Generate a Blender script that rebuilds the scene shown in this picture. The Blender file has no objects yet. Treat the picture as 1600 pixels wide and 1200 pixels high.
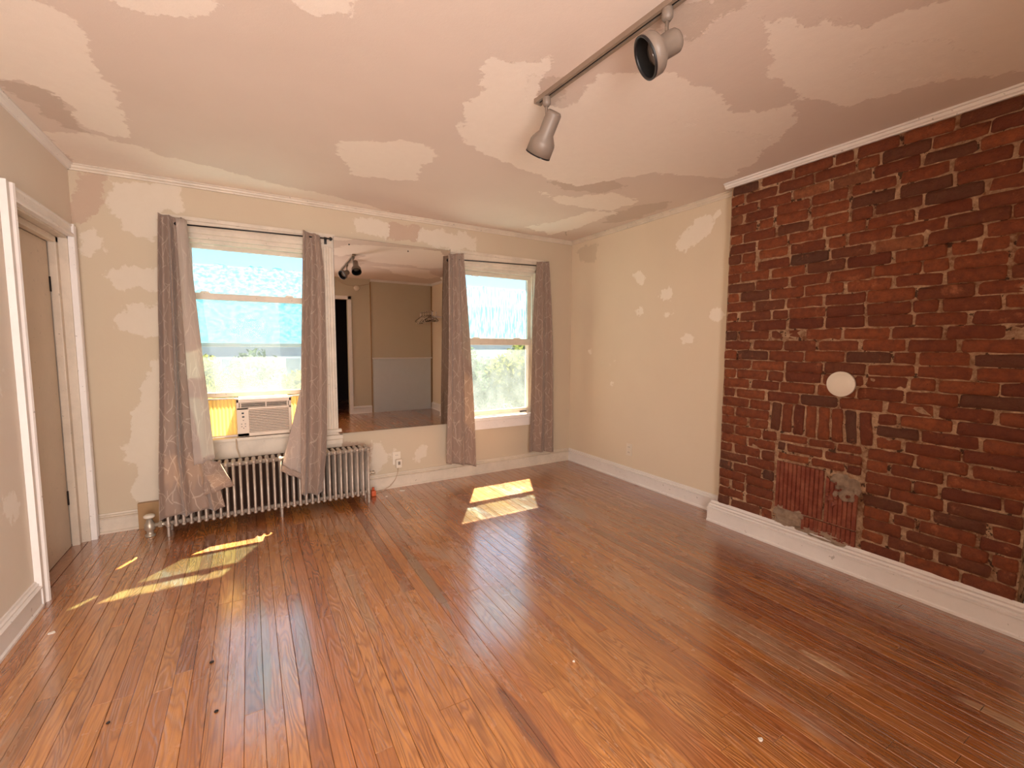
import bpy, bmesh, math, random
import numpy as np
from mathutils import Vector, Matrix, noise as mnoise
R_ = random.Random(7)
C = bpy.context.scene.collection
PI = math.pi
# ------------------------------------------------------------------ room numbers (metres)
D, XL, XR, XB, YB, YC, ZC, YR = 3.967, -.95, 3.117, 2.96, 1.979, .48, 2.443, -.49
FOC = 691.4662
F_ = Vector((.508116, .857, -.085796)); F_ = Vector((math.sin(.5353)*math.cos(.0859), math.cos(.5353)*math.cos(.0859), -math.sin(.0859)))
R0 = Vector((math.cos(.5353), -math.sin(.5353), 0)); U0 = R0.cross(F_)
ro = .0048
RT = R0*math.cos(ro)+U0*math.sin(ro); UT = -R0*math.sin(ro)+U0*math.cos(ro)
EYE = Vector((0, 0, 1.29745))
# ------------------------------------------------------------------ camera
cd = bpy.data.cameras.new('camera'); cam = bpy.data.objects.new('camera', cd); C.objects.link(cam)
cd.sensor_width = 36; cd.lens = FOC/1600*36; cd.clip_start = .02; cd.clip_end = 400
mw = Matrix((RT, UT, -F_)).transposed().to_4x4(); mw.translation = EYE
cam.matrix_world = mw
bpy.context.scene.camera = cam
# ------------------------------------------------------------------ light
sc = bpy.context.scene
sc.view_settings.view_transform = 'Standard'; sc.view_settings.look = 'None'
sc.view_settings.gamma = 1; sc.view_settings.use_curve_mapping = False
sc.view_settings.exposure = .48
SUN_EL = math.radians(54.7); SUN_AZ = math.radians(28.0)
w = bpy.data.worlds.new('world'); sc.world = w; w.use_nodes = True
nt = w.node_tree; bg = nt.nodes['Background']
sky = nt.nodes.new('ShaderNodeTexSky'); sky.sky_type = 'NISHITA'; sky.sun_disc = False
sky.sun_elevation = SUN_EL; sky.sun_rotation = SUN_AZ; sky.dust_density = .4; sky.ozone_density = 2.5; sky.air_density = 1.0
nt.links.new(sky.outputs[0], bg.inputs[0]); bg.inputs[1].default_value = .25
sl = bpy.data.lights.new('sun', 'SUN'); sl.energy = 42; sl.angle = math.radians(.6); sl.color = (1, .83, .58)
so = bpy.data.objects.new('sun', sl); C.objects.link(so)
sd = Vector((-math.sin(SUN_AZ)*math.cos(SUN_EL), -math.cos(SUN_AZ)*math.cos(SUN_EL), -math.sin(SUN_EL)))
so.rotation_euler = sd.to_track_quat('-Z', 'Y').to_euler(); so.location = (6, 12, 14)
al = bpy.data.lights.new('fill_light', 'AREA'); al.shape = 'RECTANGLE'; al.size = 1.3; al.size_y = 1.9; al.energy = 100; al.color = (1, .94, .90)  # fill light added behind the camera to brighten the room
ao = bpy.data.objects.new('fill_light', al); C.objects.link(ao); ao.location = (-.15, -1.25, 1.25)
ao.rotation_euler = (math.radians(90), 0, 0)
ao.rotation_euler = Vector((-.10, 1, .10)).to_track_quat('-Z', 'Y').to_euler()
for nm, x0, x1, z0, z1 in (('portal_one', -.34, .49, .9, 2.02), ('portal_two', 1.79, 2.62, .6, 2.02)):
    pl = bpy.data.lights.new(nm, 'AREA'); pl.shape = 'RECTANGLE'; pl.size = x1-x0; pl.size_y = z1-z0; pl.cycles.is_portal = True
    po = bpy.data.objects.new(nm, pl); C.objects.link(po); po.location = ((x0+x1)/2, 4.16, (z0+z1)/2); po.rotation_euler = (-PI/2, 0, 0)

# ------------------------------------------------------------------ helpers
def ray(u, v): return F_+RT*((u-800)/FOC)-UT*((v-600)/FOC)
def aty(u, v, Y): d = ray(u, v); return EYE+d*(Y/d.y)
def atx(u, v, X): d = ray(u, v); return EYE+d*(X/d.x)
def atz(u, v, Z): d = ray(u, v); return EYE+d*((Z-EYE.z)/d.z)
def lin(c): c /= 255; return c/12.92 if c <= .04045 else ((c+.055)/1.055)**2.4
def rgb(r, g, b): return (lin(r), lin(g), lin(b), 1)

class NT:
    """tiny node helper"""
    def __init__(s, name):
        s.m = bpy.data.materials.new(name); s.m.use_nodes = True; s.t = s.m.node_tree
        s.b = s.t.nodes['Principled BSDF']; s.o = s.t.nodes['Material Output']
    def n(s, typ, **kw):
        nd = s.t.nodes.new('ShaderNode'+typ)
        for k, v in kw.items():
            if k.startswith('i_'):
                key = k[2:]; key = int(key) if key.isdigit() else key
                s.set(nd.inputs[key], v)
            else: setattr(nd, k, v)
        return nd
    def set(s, sock, v):
        if isinstance(v, bpy.types.NodeSocket): s.t.links.new(v, sock)
        elif hasattr(v, 'outputs'): s.t.links.new(v.outputs[0], sock)
        else: sock.default_value = v
    def math(s, op, a, b=0, c=0, clamp=False):
        nd = s.t.nodes.new('ShaderNodeMath'); nd.operation = op; nd.use_clamp = clamp
        s.set(nd.inputs[0], a); s.set(nd.inputs[1], b); s.set(nd.inputs[2], c); return nd.outputs[0]
    def mix(s, f, a, b, mode='MIX'):
        nd = s.t.nodes.new('ShaderNodeMix'); nd.data_type = 'RGBA'; nd.blend_type = mode
        s.set(nd.inputs[0], f); s.set(nd.inputs[6], a); s.set(nd.inputs[7], b); return nd.outputs[2]
    def noise(s, vec, scale, detail=4, rough=.55, dist=0):
        nd = s.n('TexNoise', i_Scale=scale, i_Detail=detail, i_Roughness=rough, i_Distortion=dist)
        if vec is not None: s.set(nd.inputs['Vector'], vec)
        return nd.outputs[0]
    def pos(s, sx=1, sy=1, sz=1):
        g = s.n('NewGeometry'); m = s.n('Mapping'); s.set(m.inputs[0], g.outputs['Position']); m.inputs['Scale'].default_value = (sx, sy, sz); return m.outputs[0]
    def obj(s, sx=1, sy=1, sz=1):
        g = s.n('TexCoord'); m = s.n('Mapping'); s.set(m.inputs[0], g.outputs['Object']); m.inputs['Scale'].default_value = (sx, sy, sz); return m.outputs[0]
    def ramp(s, f, stops):
        nd = s.n('ValToRGB'); s.set(nd.inputs[0], f); e = nd.color_ramp.elements
        while len(e) < len(stops): e.new(.5)
        for i, (p, c) in enumerate(stops): e[i].position = p; e[i].color = c
        return nd.outputs[0]
    def bump(s, h, strength=.3, dist=.01, normal=None):
        nd = s.n('Bump'); nd.inputs['Strength'].default_value = strength; nd.inputs['Distance'].default_value = dist; s.set(nd.inputs['Height'], h)
        if normal is not None: s.set(nd.inputs['Normal'], normal)
        return nd.outputs[0]
    def fin(s, col=None, rough=None, nrm=None, **kw):
        if col is not None: s.set(s.b.inputs['Base Color'], col)
        if rough is not None: s.set(s.b.inputs['Roughness'], rough)
        if nrm is not None: s.set(s.b.inputs['Normal'], nrm)
        for k, v in kw.items(): s.set(s.b.inputs[k.replace('_', ' ')], v)
        return s.m

def simple(name, col, rough=.6, metal=0, bump=0, bs=60, var=.06, spec=.5):
    t = NT(name); p = t.obj()
    n = t.noise(p, bs*.2, 3); c = t.mix(t.math('MULTIPLY', n, var*4), col, tuple(x*.7 for x in col[:3])+(1,))
    nr = t.bump(t.noise(p, bs, 3), bump, .004) if bump else None
    return t.fin(c, rough, nr, Metallic=metal, Specular_IOR_Level=spec)

class MB:
    def __init__(s): s.v = []; s.f = []; s.sm = []
    def add(s, vs, fs, smooth=False):
        o = len(s.v); s.v += [tuple(v) for v in vs]; s.f += [tuple(i+o for i in f) for f in fs]; s.sm += [smooth]*len(fs); return s
    def box(s, x0, y0, z0, x1, y1, z1, bev=0, skip=()):
        if bev:
            bm = bmesh.new(); bmesh.ops.create_cube(bm, size=1)
            bmesh.ops.scale(bm, vec=(abs(x1-x0), abs(y1-y0), abs(z1-z0)), verts=bm.verts)
            bmesh.ops.translate(bm, vec=((x0+x1)/2, (y0+y1)/2, (z0+z1)/2), verts=bm.verts)
            bmesh.ops.bevel(bm, geom=bm.edges[:], offset=bev, segments=2, affect='EDGES', profile=.6)
            bm.verts.index_update(); s.add([v.co[:] for v in bm.verts], [[v.index for v in f.verts] for f in bm.faces]); bm.free(); return s
        vs = [(x0, y0, z0), (x1, y0, z0), (x1, y1, z0), (x0, y1, z0), (x0, y0, z1), (x1, y0, z1), (x1, y1, z1), (x0, y1, z1)]
        fs = {'-z': (0, 3, 2, 1), '+z': (4, 5, 6, 7), '-y': (0, 1, 5, 4), '+x': (1, 2, 6, 5), '+y': (2, 3, 7, 6), '-x': (3, 0, 4, 7)}
        return s.add(vs, [f for k, f in fs.items() if k not in skip])
    def tube(s, pts, r, n=10, cap=True, smooth=True):
        pts = [Vector(p) for p in pts]; rs = r if isinstance(r, (list, tuple)) else [r]*len(pts)
        vs = []; fs = []; up = None
        for i, p in enumerate(pts):
            t = (pts[min(i+1, len(pts)-1)]-pts[max(i-1, 0)]).normalized()
            if up is None:
                up = t.orthogonal().normalized()
            up = (up-t*up.dot(t)).normalized(); sd_ = t.cross(up)
            for k in range(n): a = 2*PI*k/n; vs.append(p+(up*math.cos(a)+sd_*math.sin(a))*rs[i])
        for i in range(len(pts)-1):
            for k in range(n): fs.append((i*n+k, i*n+(k+1) % n, (i+1)*n+(k+1) % n, (i+1)*n+k))
        if cap: fs += [tuple(range(n))[::-1], tuple(range((len(pts)-1)*n, len(pts)*n))]
        return s.add(vs, fs, smooth)
    def lathe(s, prof, org, axis, n=24, smooth=True):
        ax = Vector(axis).normalized(); u = ax.orthogonal().normalized(); v = ax.cross(u); org = Vector(org); vs = []; fs = []
        for (h, r) in prof:
            for k in range(n): a = 2*PI*k/n; vs.append(org+ax*h+(u*math.cos(a)+v*math.sin(a))*r)
        for i in range(len(prof)-1):
            for k in range(n): fs.append((i*n+k, i*n+(k+1) % n, (i+1)*n+(k+1) % n, (i+1)*n+k))
        return s.add(vs, fs, smooth)
    def prism(s, prof, a, b, nrm, up=(0, 0, 1)):
        """profile (out, up) swept from a to b; nrm is the outward direction"""
        a = Vector(a); b = Vector(b); nn = Vector(nrm); uu = Vector(up); k = len(prof)
        vs = [p+nn*o+uu*z for p in (a, b) for (o, z) in prof]
        fs = [(i, (i+1) % k, k+(i+1) % k, k+i) for i in range(k)]+[tuple(range(k))[::-1], tuple(range(k, 2*k))]
        return s.add(vs, fs)
    def build(s, name, mat, parent=None, loc=None):
        me = bpy.data.meshes.new(name); me.from_pydata(s.v, [], s.f)
        me.polygons.foreach_set('use_smooth', s.sm)
        bm = bmesh.new(); bm.from_mesh(me); bmesh.ops.recalc_face_normals(bm, faces=bm.faces); bm.to_mesh(me); bm.free()
        return link(name, me, mat, parent, loc)

def link(name, me, mat, parent=None, loc=None):
    if mat is not None and not me.materials: me.materials.append(mat)
    o = bpy.data.objects.new(name, me); C.objects.link(o)
    if parent is not None: o.parent = parent; o.matrix_parent_inverse = Matrix.Translation(-parent.location) if parent.location.length else Matrix()
    if loc: o.location = loc
    return o
def empty(name, loc=(0, 0, 0)):
    o = bpy.data.objects.new(name, None); C.objects.link(o); o.location = loc; o.empty_display_size = .05; return o
def tag(o, label=None, cat=None, group=None, kind=None):
    if label: o['label'] = label
    if cat: o['category'] = cat
    if group: o['group'] = group
    if kind: o['kind'] = kind
    return o
def struct(o, label, cat): return tag(o, label, cat, kind='structure')

# ------------------------------------------------------------------ materials
def plaster(name, base, light, dark, attr=True, edge=.035, scale=1., tan=None):
    t = NT(name); p = t.pos(); n = t.noise(p, 9, 5, .65); nb = t.noise(p, 1.6, 4)
    col = t.mix(t.math('MULTIPLY', t.math('SUBTRACT', nb, .42, clamp=True), 1.6), base, tuple(base[i]*.5+dark[i]*.5 for i in range(3))+(1,))
    h = t.noise(p, 220, 2)
    if attr:
        w_ = t.math('MULTIPLY', t.math('SUBTRACT', n, .5), edge*6)
        hh = None
        for nm, c in (('dark', dark), ('light', light)):
            a = t.n('Attribute', attribute_name=nm).outputs['Fac']
            m = t.math('MULTIPLY', t.math('ADD', a, w_), 90, clamp=True)
            strk = t.noise(t.pos(3, 3, 3), 6, 6, .7)
            m2 = t.math('MULTIPLY', m, t.math('ADD', .74, t.math('MULTIPLY', strk, .4)), clamp=True)
            col = t.mix(m2, col, c); hh = m if hh is None else t.math('ADD', hh, m)
        h = t.math('ADD', t.math('MULTIPLY', h, .25), t.math('MULTIPLY', hh, .6))
    h = t.math('ADD', h, t.math('MULTIPLY', t.noise(p, 14, 4), .8))
    return t.fin(col, .75, t.bump(h, .22, .006), Specular_IOR_Level=.25)

M = {}
M['ceiling'] = plaster('ceiling_plaster', rgb(224, 206, 194), rgb(243, 229, 217), rgb(206, 186, 172))
M['wall_back'] = plaster('wall_back_paint', rgb(204, 186, 162), rgb(217, 202, 184), rgb(192, 166, 146))
M['wall_right'] = plaster('wall_right_paint', rgb(226, 208, 184), rgb(243, 230, 214), rgb(212, 194, 170))
M['wall_left'] = plaster('wall_left_paint', rgb(228, 214, 200), rgb(240, 230, 220), rgb(216, 200, 184))
M['wall_plain'] = plaster('wall_plain_paint', rgb(206, 192, 170), rgb(226, 205, 184), rgb(190, 174, 152), attr=False)
def paint(name, c, dirt=.35, rough=.42):
    t = NT(name); p = t.pos(); n = t.noise(p, 5, 6, .7); d = t.ramp(n, [(.42, (0, 0, 0, 1)), (.72, (1, 1, 1, 1))])
    col = t.mix(t.math('MULTIPLY', d, dirt), c, tuple(x*.62 for x in c[:3])+(1,))
    col = t.mix(t.math('MULTIPLY', t.math('GREATER_THAN', t.noise(p, 38, 3), .70), .45), col, rgb(120, 100, 84))
    return t.fin(col, rough, t.bump(t.noise(p, 60, 4), .25, .003), Specular_IOR_Level=.4)
M['trim'] = paint('white_trim_paint', rgb(238, 230, 225), .2)
M['trim_old'] = paint('aged_trim_paint', rgb(220, 204, 186), .5)
M['door'] = paint('door_paint', rgb(208, 188, 166), .2)
M['white_board'] = simple('white_board', rgb(214, 216, 216), .5)
M['dark'] = simple('dark_gap', rgb(36, 26, 22), .8)
M['black'] = simple('black_metal', rgb(26, 22, 24), .45)
M['pit'] = simple('matte_black_enamel', rgb(9, 7, 7), .9)
t = NT('radiator_silver_paint'); p = t.obj(); n = t.noise(t.pos(), 26, 4)
M['silver'] = t.fin(t.mix(n, rgb(208, 192, 178), rgb(150, 132, 118)), .38, t.bump(t.noise(t.pos(), 150, 3), .15, .002), Metallic=.35)
# floor wood
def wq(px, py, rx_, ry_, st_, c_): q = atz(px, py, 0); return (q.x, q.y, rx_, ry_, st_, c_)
BOARD_MARKS = [wq(1290, 1037, .022, .10, .95, rgb(226, 190, 150)), wq(1556, 1118, .026, .11, .9, rgb(222, 184, 144)), wq(1180, 990, .016, .12, .8, rgb(220, 180, 140)),
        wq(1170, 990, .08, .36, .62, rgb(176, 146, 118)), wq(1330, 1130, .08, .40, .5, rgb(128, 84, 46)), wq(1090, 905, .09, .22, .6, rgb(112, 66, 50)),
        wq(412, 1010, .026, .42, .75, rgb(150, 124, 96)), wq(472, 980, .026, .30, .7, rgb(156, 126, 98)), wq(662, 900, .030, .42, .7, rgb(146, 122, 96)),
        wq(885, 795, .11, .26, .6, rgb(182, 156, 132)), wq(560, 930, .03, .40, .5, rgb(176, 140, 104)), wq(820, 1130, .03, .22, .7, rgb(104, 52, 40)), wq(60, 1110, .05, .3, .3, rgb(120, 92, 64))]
t = NT('floor_wood'); oi = t.n('ObjectInfo'); rnd = oi.outputs['Random']
g = t.n('NewGeometry'); off = t.n('CombineXYZ', i_0=t.math('MULTIPLY', rnd, 37.), i_1=t.math('MULTIPLY', rnd, 91.), i_2=0)
va = t.n('VectorMath', operation='ADD'); t.set(va.inputs[0], g.outputs['Position']); t.set(va.inputs[1], off)
mp = t.n('Mapping'); t.set(mp.inputs[0], va.outputs[0]); mp.inputs['Scale'].default_value = (9, 1.1, 1)
n1 = t.noise(mp.outputs[0], 1.5, 2, .45, .3)
rings = t.math('SINE', t.math('MULTIPLY', n1, 95)); rings01 = t.math('ADD', t.math('MULTIPLY', rings, .5), .5)
mp2 = t.n('Mapping'); t.set(mp2.inputs[0], va.outputs[0]); mp2.inputs['Scale'].default_value = (160, 5, 1)
fib = t.noise(mp2.outputs[0], 1, 4, .6)
tone = t.ramp(rnd, [(0, rgb(190, 120, 58)), (.2, rgb(204, 134, 66)), (.4, rgb(172, 102, 48)), (.58, rgb(210, 142, 74)), (.76, rgb(190, 116, 58)), (.9, rgb(156, 92, 48)), (1, rgb(200, 140, 88))])
col = t.mix(t.math('MULTIPLY', t.math('POWER', rings01, 2.6), t.math('ADD', .12, t.math('MULTIPLY', t.math('FRACT', t.math('MULTIPLY', rnd, 17.3)), .48))), tone, rgb(122, 64, 30))
col = t.mix(t.math('MULTIPLY', t.math('SUBTRACT', fib, .45, clamp=True), 1.7), col, rgb(108, 56, 28))
pw = t.pos(1, 1, 1)
wear = t.noise(t.pos(3.2, .9, 1), 1.0, 6, .62, .5)
wm = t.math('MULTIPLY', t.math('SUBTRACT', wear, .54, clamp=True), 8, clamp=True)
gr = t.math('GREATER_THAN', t.noise(t.pos(60, 6, 1), 1, 4), .47)
wm = t.math('MULTIPLY', wm, t.math('ADD', .35, t.math('MULTIPLY', gr, .5)))
col = t.mix(t.math('MULTIPLY', wm, .62), col, rgb(188, 166, 146))
stn = t.noise(pw, 2.3, 5, .7)
col = t.mix(t.math('MULTIPLY', t.math('SUBTRACT', stn, .56, clamp=True), 3.0, clamp=True), col, rgb(146, 88, 58))
# scuffs, a worn path, greyed streaks and darker patches on the boards
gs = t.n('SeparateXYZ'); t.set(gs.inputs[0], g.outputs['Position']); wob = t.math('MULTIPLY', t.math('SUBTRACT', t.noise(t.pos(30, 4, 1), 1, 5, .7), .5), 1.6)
for (cx_, cy_, rx_, ry_, st_, cc_) in BOARD_MARKS:
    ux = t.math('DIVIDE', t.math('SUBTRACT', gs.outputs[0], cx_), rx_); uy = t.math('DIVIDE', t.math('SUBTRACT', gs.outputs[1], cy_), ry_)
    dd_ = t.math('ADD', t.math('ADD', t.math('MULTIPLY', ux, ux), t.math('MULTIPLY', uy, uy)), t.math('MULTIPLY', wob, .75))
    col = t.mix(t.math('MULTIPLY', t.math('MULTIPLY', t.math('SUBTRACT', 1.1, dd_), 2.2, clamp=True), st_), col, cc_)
# darker, redder colour towards the fireplace side of the room
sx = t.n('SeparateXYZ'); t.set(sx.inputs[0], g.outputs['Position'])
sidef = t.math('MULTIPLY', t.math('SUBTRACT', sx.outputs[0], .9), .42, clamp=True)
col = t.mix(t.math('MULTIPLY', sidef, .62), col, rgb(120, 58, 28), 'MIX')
hgt = t.math('ADD', t.math('MULTIPLY', rings01, .55), t.math('ADD', t.math('MULTIPLY', fib, .5), t.math('MULTIPLY', t.noise(t.pos(14, 3, 1), 1, 3), 1.1)))
ro_ = t.math('ADD', .13, t.math('ADD', t.math('MULTIPLY', wm, .25), t.math('MULTIPLY', t.noise(pw, 6, 4), .22)))
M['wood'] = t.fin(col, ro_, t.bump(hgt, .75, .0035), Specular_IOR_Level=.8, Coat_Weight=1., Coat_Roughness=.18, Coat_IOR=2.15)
# brick
t = NT('old_brick'); oi = t.n('ObjectInfo'); rnd = oi.outputs['Random']; p = t.pos()
tone = t.ramp(rnd, [(0, rgb(118, 58, 29)), (.16, rgb(138, 70, 36)), (.32, rgb(106, 49, 26)), (.5, rgb(145, 76, 40)), (.66, rgb(124, 61, 31)), (.92, rgb(108, 60, 36)), (.985, rgb(88, 54, 38)), (1, rgb(156, 94, 58))])
n = t.noise(p, 26, 6, .7)
col = t.mix(t.math('MULTIPLY', t.math('SUBTRACT', n, .40, clamp=True), 2.2, clamp=True), tone, rgb(84, 36, 20))
n2 = t.noise(p, 12, 5, .7)
col = t.mix(t.math('MULTIPLY', t.math('SUBTRACT', n2, .60, clamp=True), 5, clamp=True), col, rgb(176, 110, 74))
n3 = t.noise(p, 90, 3)
col = t.mix(t.math('MULTIPLY', t.math('GREATER_THAN', n3, .69), .6), col, rgb(60, 28, 22))
M['brick'] = t.fin(col, .62, t.bump(t.math('ADD', t.noise(p, 60, 5, .7), t.math('MULTIPLY', n3, .3)), .9, .009), Specular_IOR_Level=.35)
t = NT('old_mortar'); p = t.pos(); n = t.noise(p, 40, 6, .7)
n = t.math('MULTIPLY', t.math('SUBTRACT', t.math('ADD', t.math('MULTIPLY', n, .6), t.math('MULTIPLY', t.noise(p, 7, 5, .7), .6)), .42, clamp=True), 3.2, clamp=True); col = t.mix(n, rgb(214, 178, 144), rgb(122, 80, 54)); col = t.mix(t.math('MULTIPLY', t.math('GREATER_THAN', t.noise(p, 22, 5, .65), .60), .85), col, rgb(52, 26, 18))
M['mortar'] = t.fin(col, .9, t.bump(t.noise(p, 70, 5, .8), .9, .01), Specular_IOR_Level=.15)
t = NT('painted_terracotta'); p = t.pos(); n = t.noise(p, 14, 6, .7)
col = t.mix(t.math('MULTIPLY', t.math('SUBTRACT', n, .42, clamp=True), 3, clamp=True), rgb(116, 50, 30), rgb(156, 92, 66))
M['terracotta'] = t.fin(col, .55, t.bump(t.noise(p, 60, 5), .5, .004))
t = NT('grey_cement'); p = t.pos(); n = t.noise(p, 22, 6, .7)
M['cement'] = t.fin(t.mix(n, rgb(216, 190, 164), rgb(104, 70, 52)), .9, t.bump(t.noise(p, 50, 6, .8), 1, .012), Specular_IOR_Level=.2)
# curtain cloth with pale twig lines
def cloth(name, base, line, trans=.35):
    t = NT(name); uv = t.n('UVMap'); m = t.n('Mapping'); t.set(m.inputs[0], uv.outputs[0]); m.inputs['Scale'].default_value = (1, .42, 1)
    wv = t.n('TexNoise', i_Scale=5., i_Detail=2.); t.set(wv.inputs['Vector'], m.outputs[0])
    ad = t.n('VectorMath', operation='MULTIPLY_ADD'); t.set(ad.inputs[0], wv.outputs[1]); ad.inputs[1].default_value = (.10, .10, 0); t.set(ad.inputs[2], m.outputs[0])
    ms = None; sp = t.n('SeparateXYZ'); uvw = t.n('VectorMath', operation='MULTIPLY_ADD'); nz = t.n('TexNoise', i_Scale=4.5, i_Detail=1.5); t.set(nz.inputs['Vector'], uv.outputs[0])
    t.set(uvw.inputs[0], nz.outputs[1]); uvw.inputs[1].default_value = (.16, .16, 0); t.set(uvw.inputs[2], uv.outputs[0]); t.set(sp.inputs[0], uvw.outputs[0])
    for ang, fq, wd, sd_ in ((12, 12.5, .075, 0), (-28, 11, .07, 3), (55, 9, .06, 7), (-62, 6.5, .05, 11)):
        ca, sa = math.cos(math.radians(ang)), math.sin(math.radians(ang))
        q = t.math('ADD', t.math('MULTIPLY', sp.outputs[0], ca*fq), t.math('MULTIPLY', sp.outputs[1], sa*fq))
        k = t.math('LESS_THAN', t.math('FRACT', q), wd)
        mo = t.n('Mapping'); t.set(mo.inputs[0], uv.outputs[0]); mo.inputs['Location'].default_value = (sd_, sd_*.7, 0)
        k = t.math('MULTIPLY', k, t.math('GREATER_THAN', t.noise(mo.outputs[0], 9, 1), .50 if ang != 12 else .46))
        ms = k if ms is None else t.math('MAXIMUM', ms, k)
    col = t.mix(t.math('MULTIPLY', ms, .55), base, line)
    weave = t.noise(m.outputs[0], 400, 2)
    d = t.n('BsdfPrincipled'); t.set(d.inputs['Base Color'], col); d.inputs['Roughness'].default_value = .7; d.inputs['Sheen Weight'].default_value = .3
    t.set(d.inputs['Normal'], t.bump(weave, .2, .002))
    tr = t.n('BsdfTranslucent'); t.set(tr.inputs[0], t.mix(.5, col, rgb(236, 206, 176)))
    mx = t.n('MixShader'); mx.inputs[0].default_value = trans; t.t.links.new(d.outputs[0], mx.inputs[1]); t.t.links.new(tr.outputs[0], mx.inputs[2])
    t.t.links.new(mx.outputs[0], t.o.inputs[0]); t.t.nodes.remove(t.b)
    return t.m
M['cloth'] = cloth('curtain_cloth', rgb(160, 136, 122), rgb(214, 194, 176), .22)
M['lining'] = cloth('curtain_lining', rgb(206, 192, 184), rgb(236, 226, 216), .5)
def thin(name, tint, haze, haze_col, gloss=.05, streak=None, rough=.02, film=None):
    t = NT(name); tr = t.n('BsdfTransparent'); tr.inputs[0].default_value = tint
    tl = t.n('BsdfTranslucent'); tl.inputs[0].default_value = haze_col
    df = t.n('BsdfDiffuse'); df.inputs[0].default_value = haze_col
    a = t.n('MixShader'); a.inputs[0].default_value = .35; t.t.links.new(tl.outputs[0], a.inputs[1]); t.t.links.new(df.outputs[0], a.inputs[2])
    mx = t.n('MixShader'); t.t.links.new(tr.outputs[0], mx.inputs[1]); t.t.links.new(a.outputs[0], mx.inputs[2])
    if film:
        fc = t.mix(t.ramp(t.noise(t.pos(*streak), 1, 5, .65), [(.40, (0, 0, 0, 1)), (.60, (1, 1, 1, 1))]), film[0], film[1]); t.set(tl.inputs[0], fc); t.set(df.inputs[0], fc); mx.inputs[0].default_value = haze
    elif streak:
        s_ = t.noise(t.pos(*streak), 1, 5, .6); t.set(mx.inputs[0], t.math('MULTIPLY', t.math('ADD', t.math('MULTIPLY', t.math('SUBTRACT', s_, .5), 1.9), 1), haze, clamp=True))
    else: mx.inputs[0].default_value = haze
    gl = t.n('BsdfGlossy'); gl.inputs[1].default_value = rough
    m2 = t.n('MixShader'); m2.inputs[0].default_value = gloss; t.t.links.new(mx.outputs[0], m2.inputs[1]); t.t.links.new(gl.outputs[0], m2.inputs[2])
    t.t.links.new(m2.outputs[0], t.o.inputs[0]); t.t.nodes.remove(t.b); return t.m
M['glass'] = thin('dusty_window_glass', (.90, .94, .95, 1), .15, (.42, .50, .54, 1), .006, streak=(9, 9, 5))
M['glass_up'] = thin('sky_tinted_upper_glass', (.72, .87, .94, 1), .05, (.6, .7, .75, 1), .006)  # sky blue put into the pane tint, dimming the bright sky behind
M['film_v'] = thin('plastic_film_runs', (.80, .95, 1, 1), .32, (.40, .50, .54, 1), .03, (70, 1, 7), .2, film=((.22, .48, .62, 1), (.95, .93, .90, 1)))
M['film_h'] = thin('plastic_film_bands', (.74, .93, 1, 1), .26, (.30, .46, .52, 1), .03, (26, 1, 44), .2, film=((.22, .48, .62, 1), (.80, .86, .86, 1)))
t = NT('mirror_glass'); M['mirror'] = t.fin((.82, .80, .76, 1), .0, None, Metallic=1.)
M['plastic_white'] = simple('white_plastic', rgb(232, 218, 200), .4)
M['plastic_ac'] = simple('aged_white_plastic', rgb(226, 204, 184), .45)
M['lamp_grey'] = simple('warm_grey_enamel', rgb(132, 116, 104), .45, 0, .05, 90)
M['track'] = simple('track_metal', rgb(150, 130, 114), .4, .3)
M['cable'] = simple('cable_plastic', rgb(196, 168, 140), .5)
M['orange'] = simple('orange_plastic', rgb(206, 92, 48), .5)
M['tan_board'] = paint('raw_tan_board', rgb(172, 134, 92), .4)
M['chip'] = simple('paint_chip_white', rgb(236, 226, 214), .7)
M['iron'] = simple('worn_valve_metal', rgb(190, 176, 158), .4, .5, .2, 50)
t = NT('yellowed_pleated_vinyl'); dd = t.n('BsdfDiffuse'); dd.inputs[0].default_value = rgb(240, 214, 140)
tl = t.n('BsdfTranslucent'); tl.inputs[0].default_value = rgb(250, 226, 150); mx = t.n('MixShader'); mx.inputs[0].default_value = .16
t.t.links.new(dd.outputs[0], mx.inputs[1]); t.t.links.new(tl.outputs[0], mx.inputs[2]); t.t.links.new(mx.outputs[0], t.o.inputs[0]); t.t.nodes.remove(t.b); M['pleat'] = t.m
def leafmat(name, a, b):
    t = NT(name); n = t.noise(t.pos(), .9, 4); c = t.mix(n, a, b)
    d = t.n('BsdfDiffuse'); t.set(d.inputs[0], c); tl = t.n('BsdfTranslucent'); t.set(tl.inputs[0], c); mx = t.n('MixShader'); mx.inputs[0].default_value = .5
    t.t.links.new(d.outputs[0], mx.inputs[1]); t.t.links.new(tl.outputs[0], mx.inputs[2]); t.t.links.new(mx.outputs[0], t.o.inputs[0]); t.t.nodes.remove(t.b); return t.m
M['leaf'] = leafmat('yellow_green_leaves', rgb(70, 90, 36), rgb(126, 128, 58))
M['leaf2'] = leafmat('grey_green_leaves', rgb(62, 84, 68), rgb(100, 120, 94))
M['bark'] = simple('bark', rgb(96, 78, 62), .9)
M['grass'] = simple('lawn', rgb(104, 98, 74), .9)
M['pale_stucco'] = simple('pale_stucco', rgb(196, 208, 216), .8)
M['blue_glass'] = simple('blue_window_glass', rgb(90, 130, 160), .2)

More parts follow.
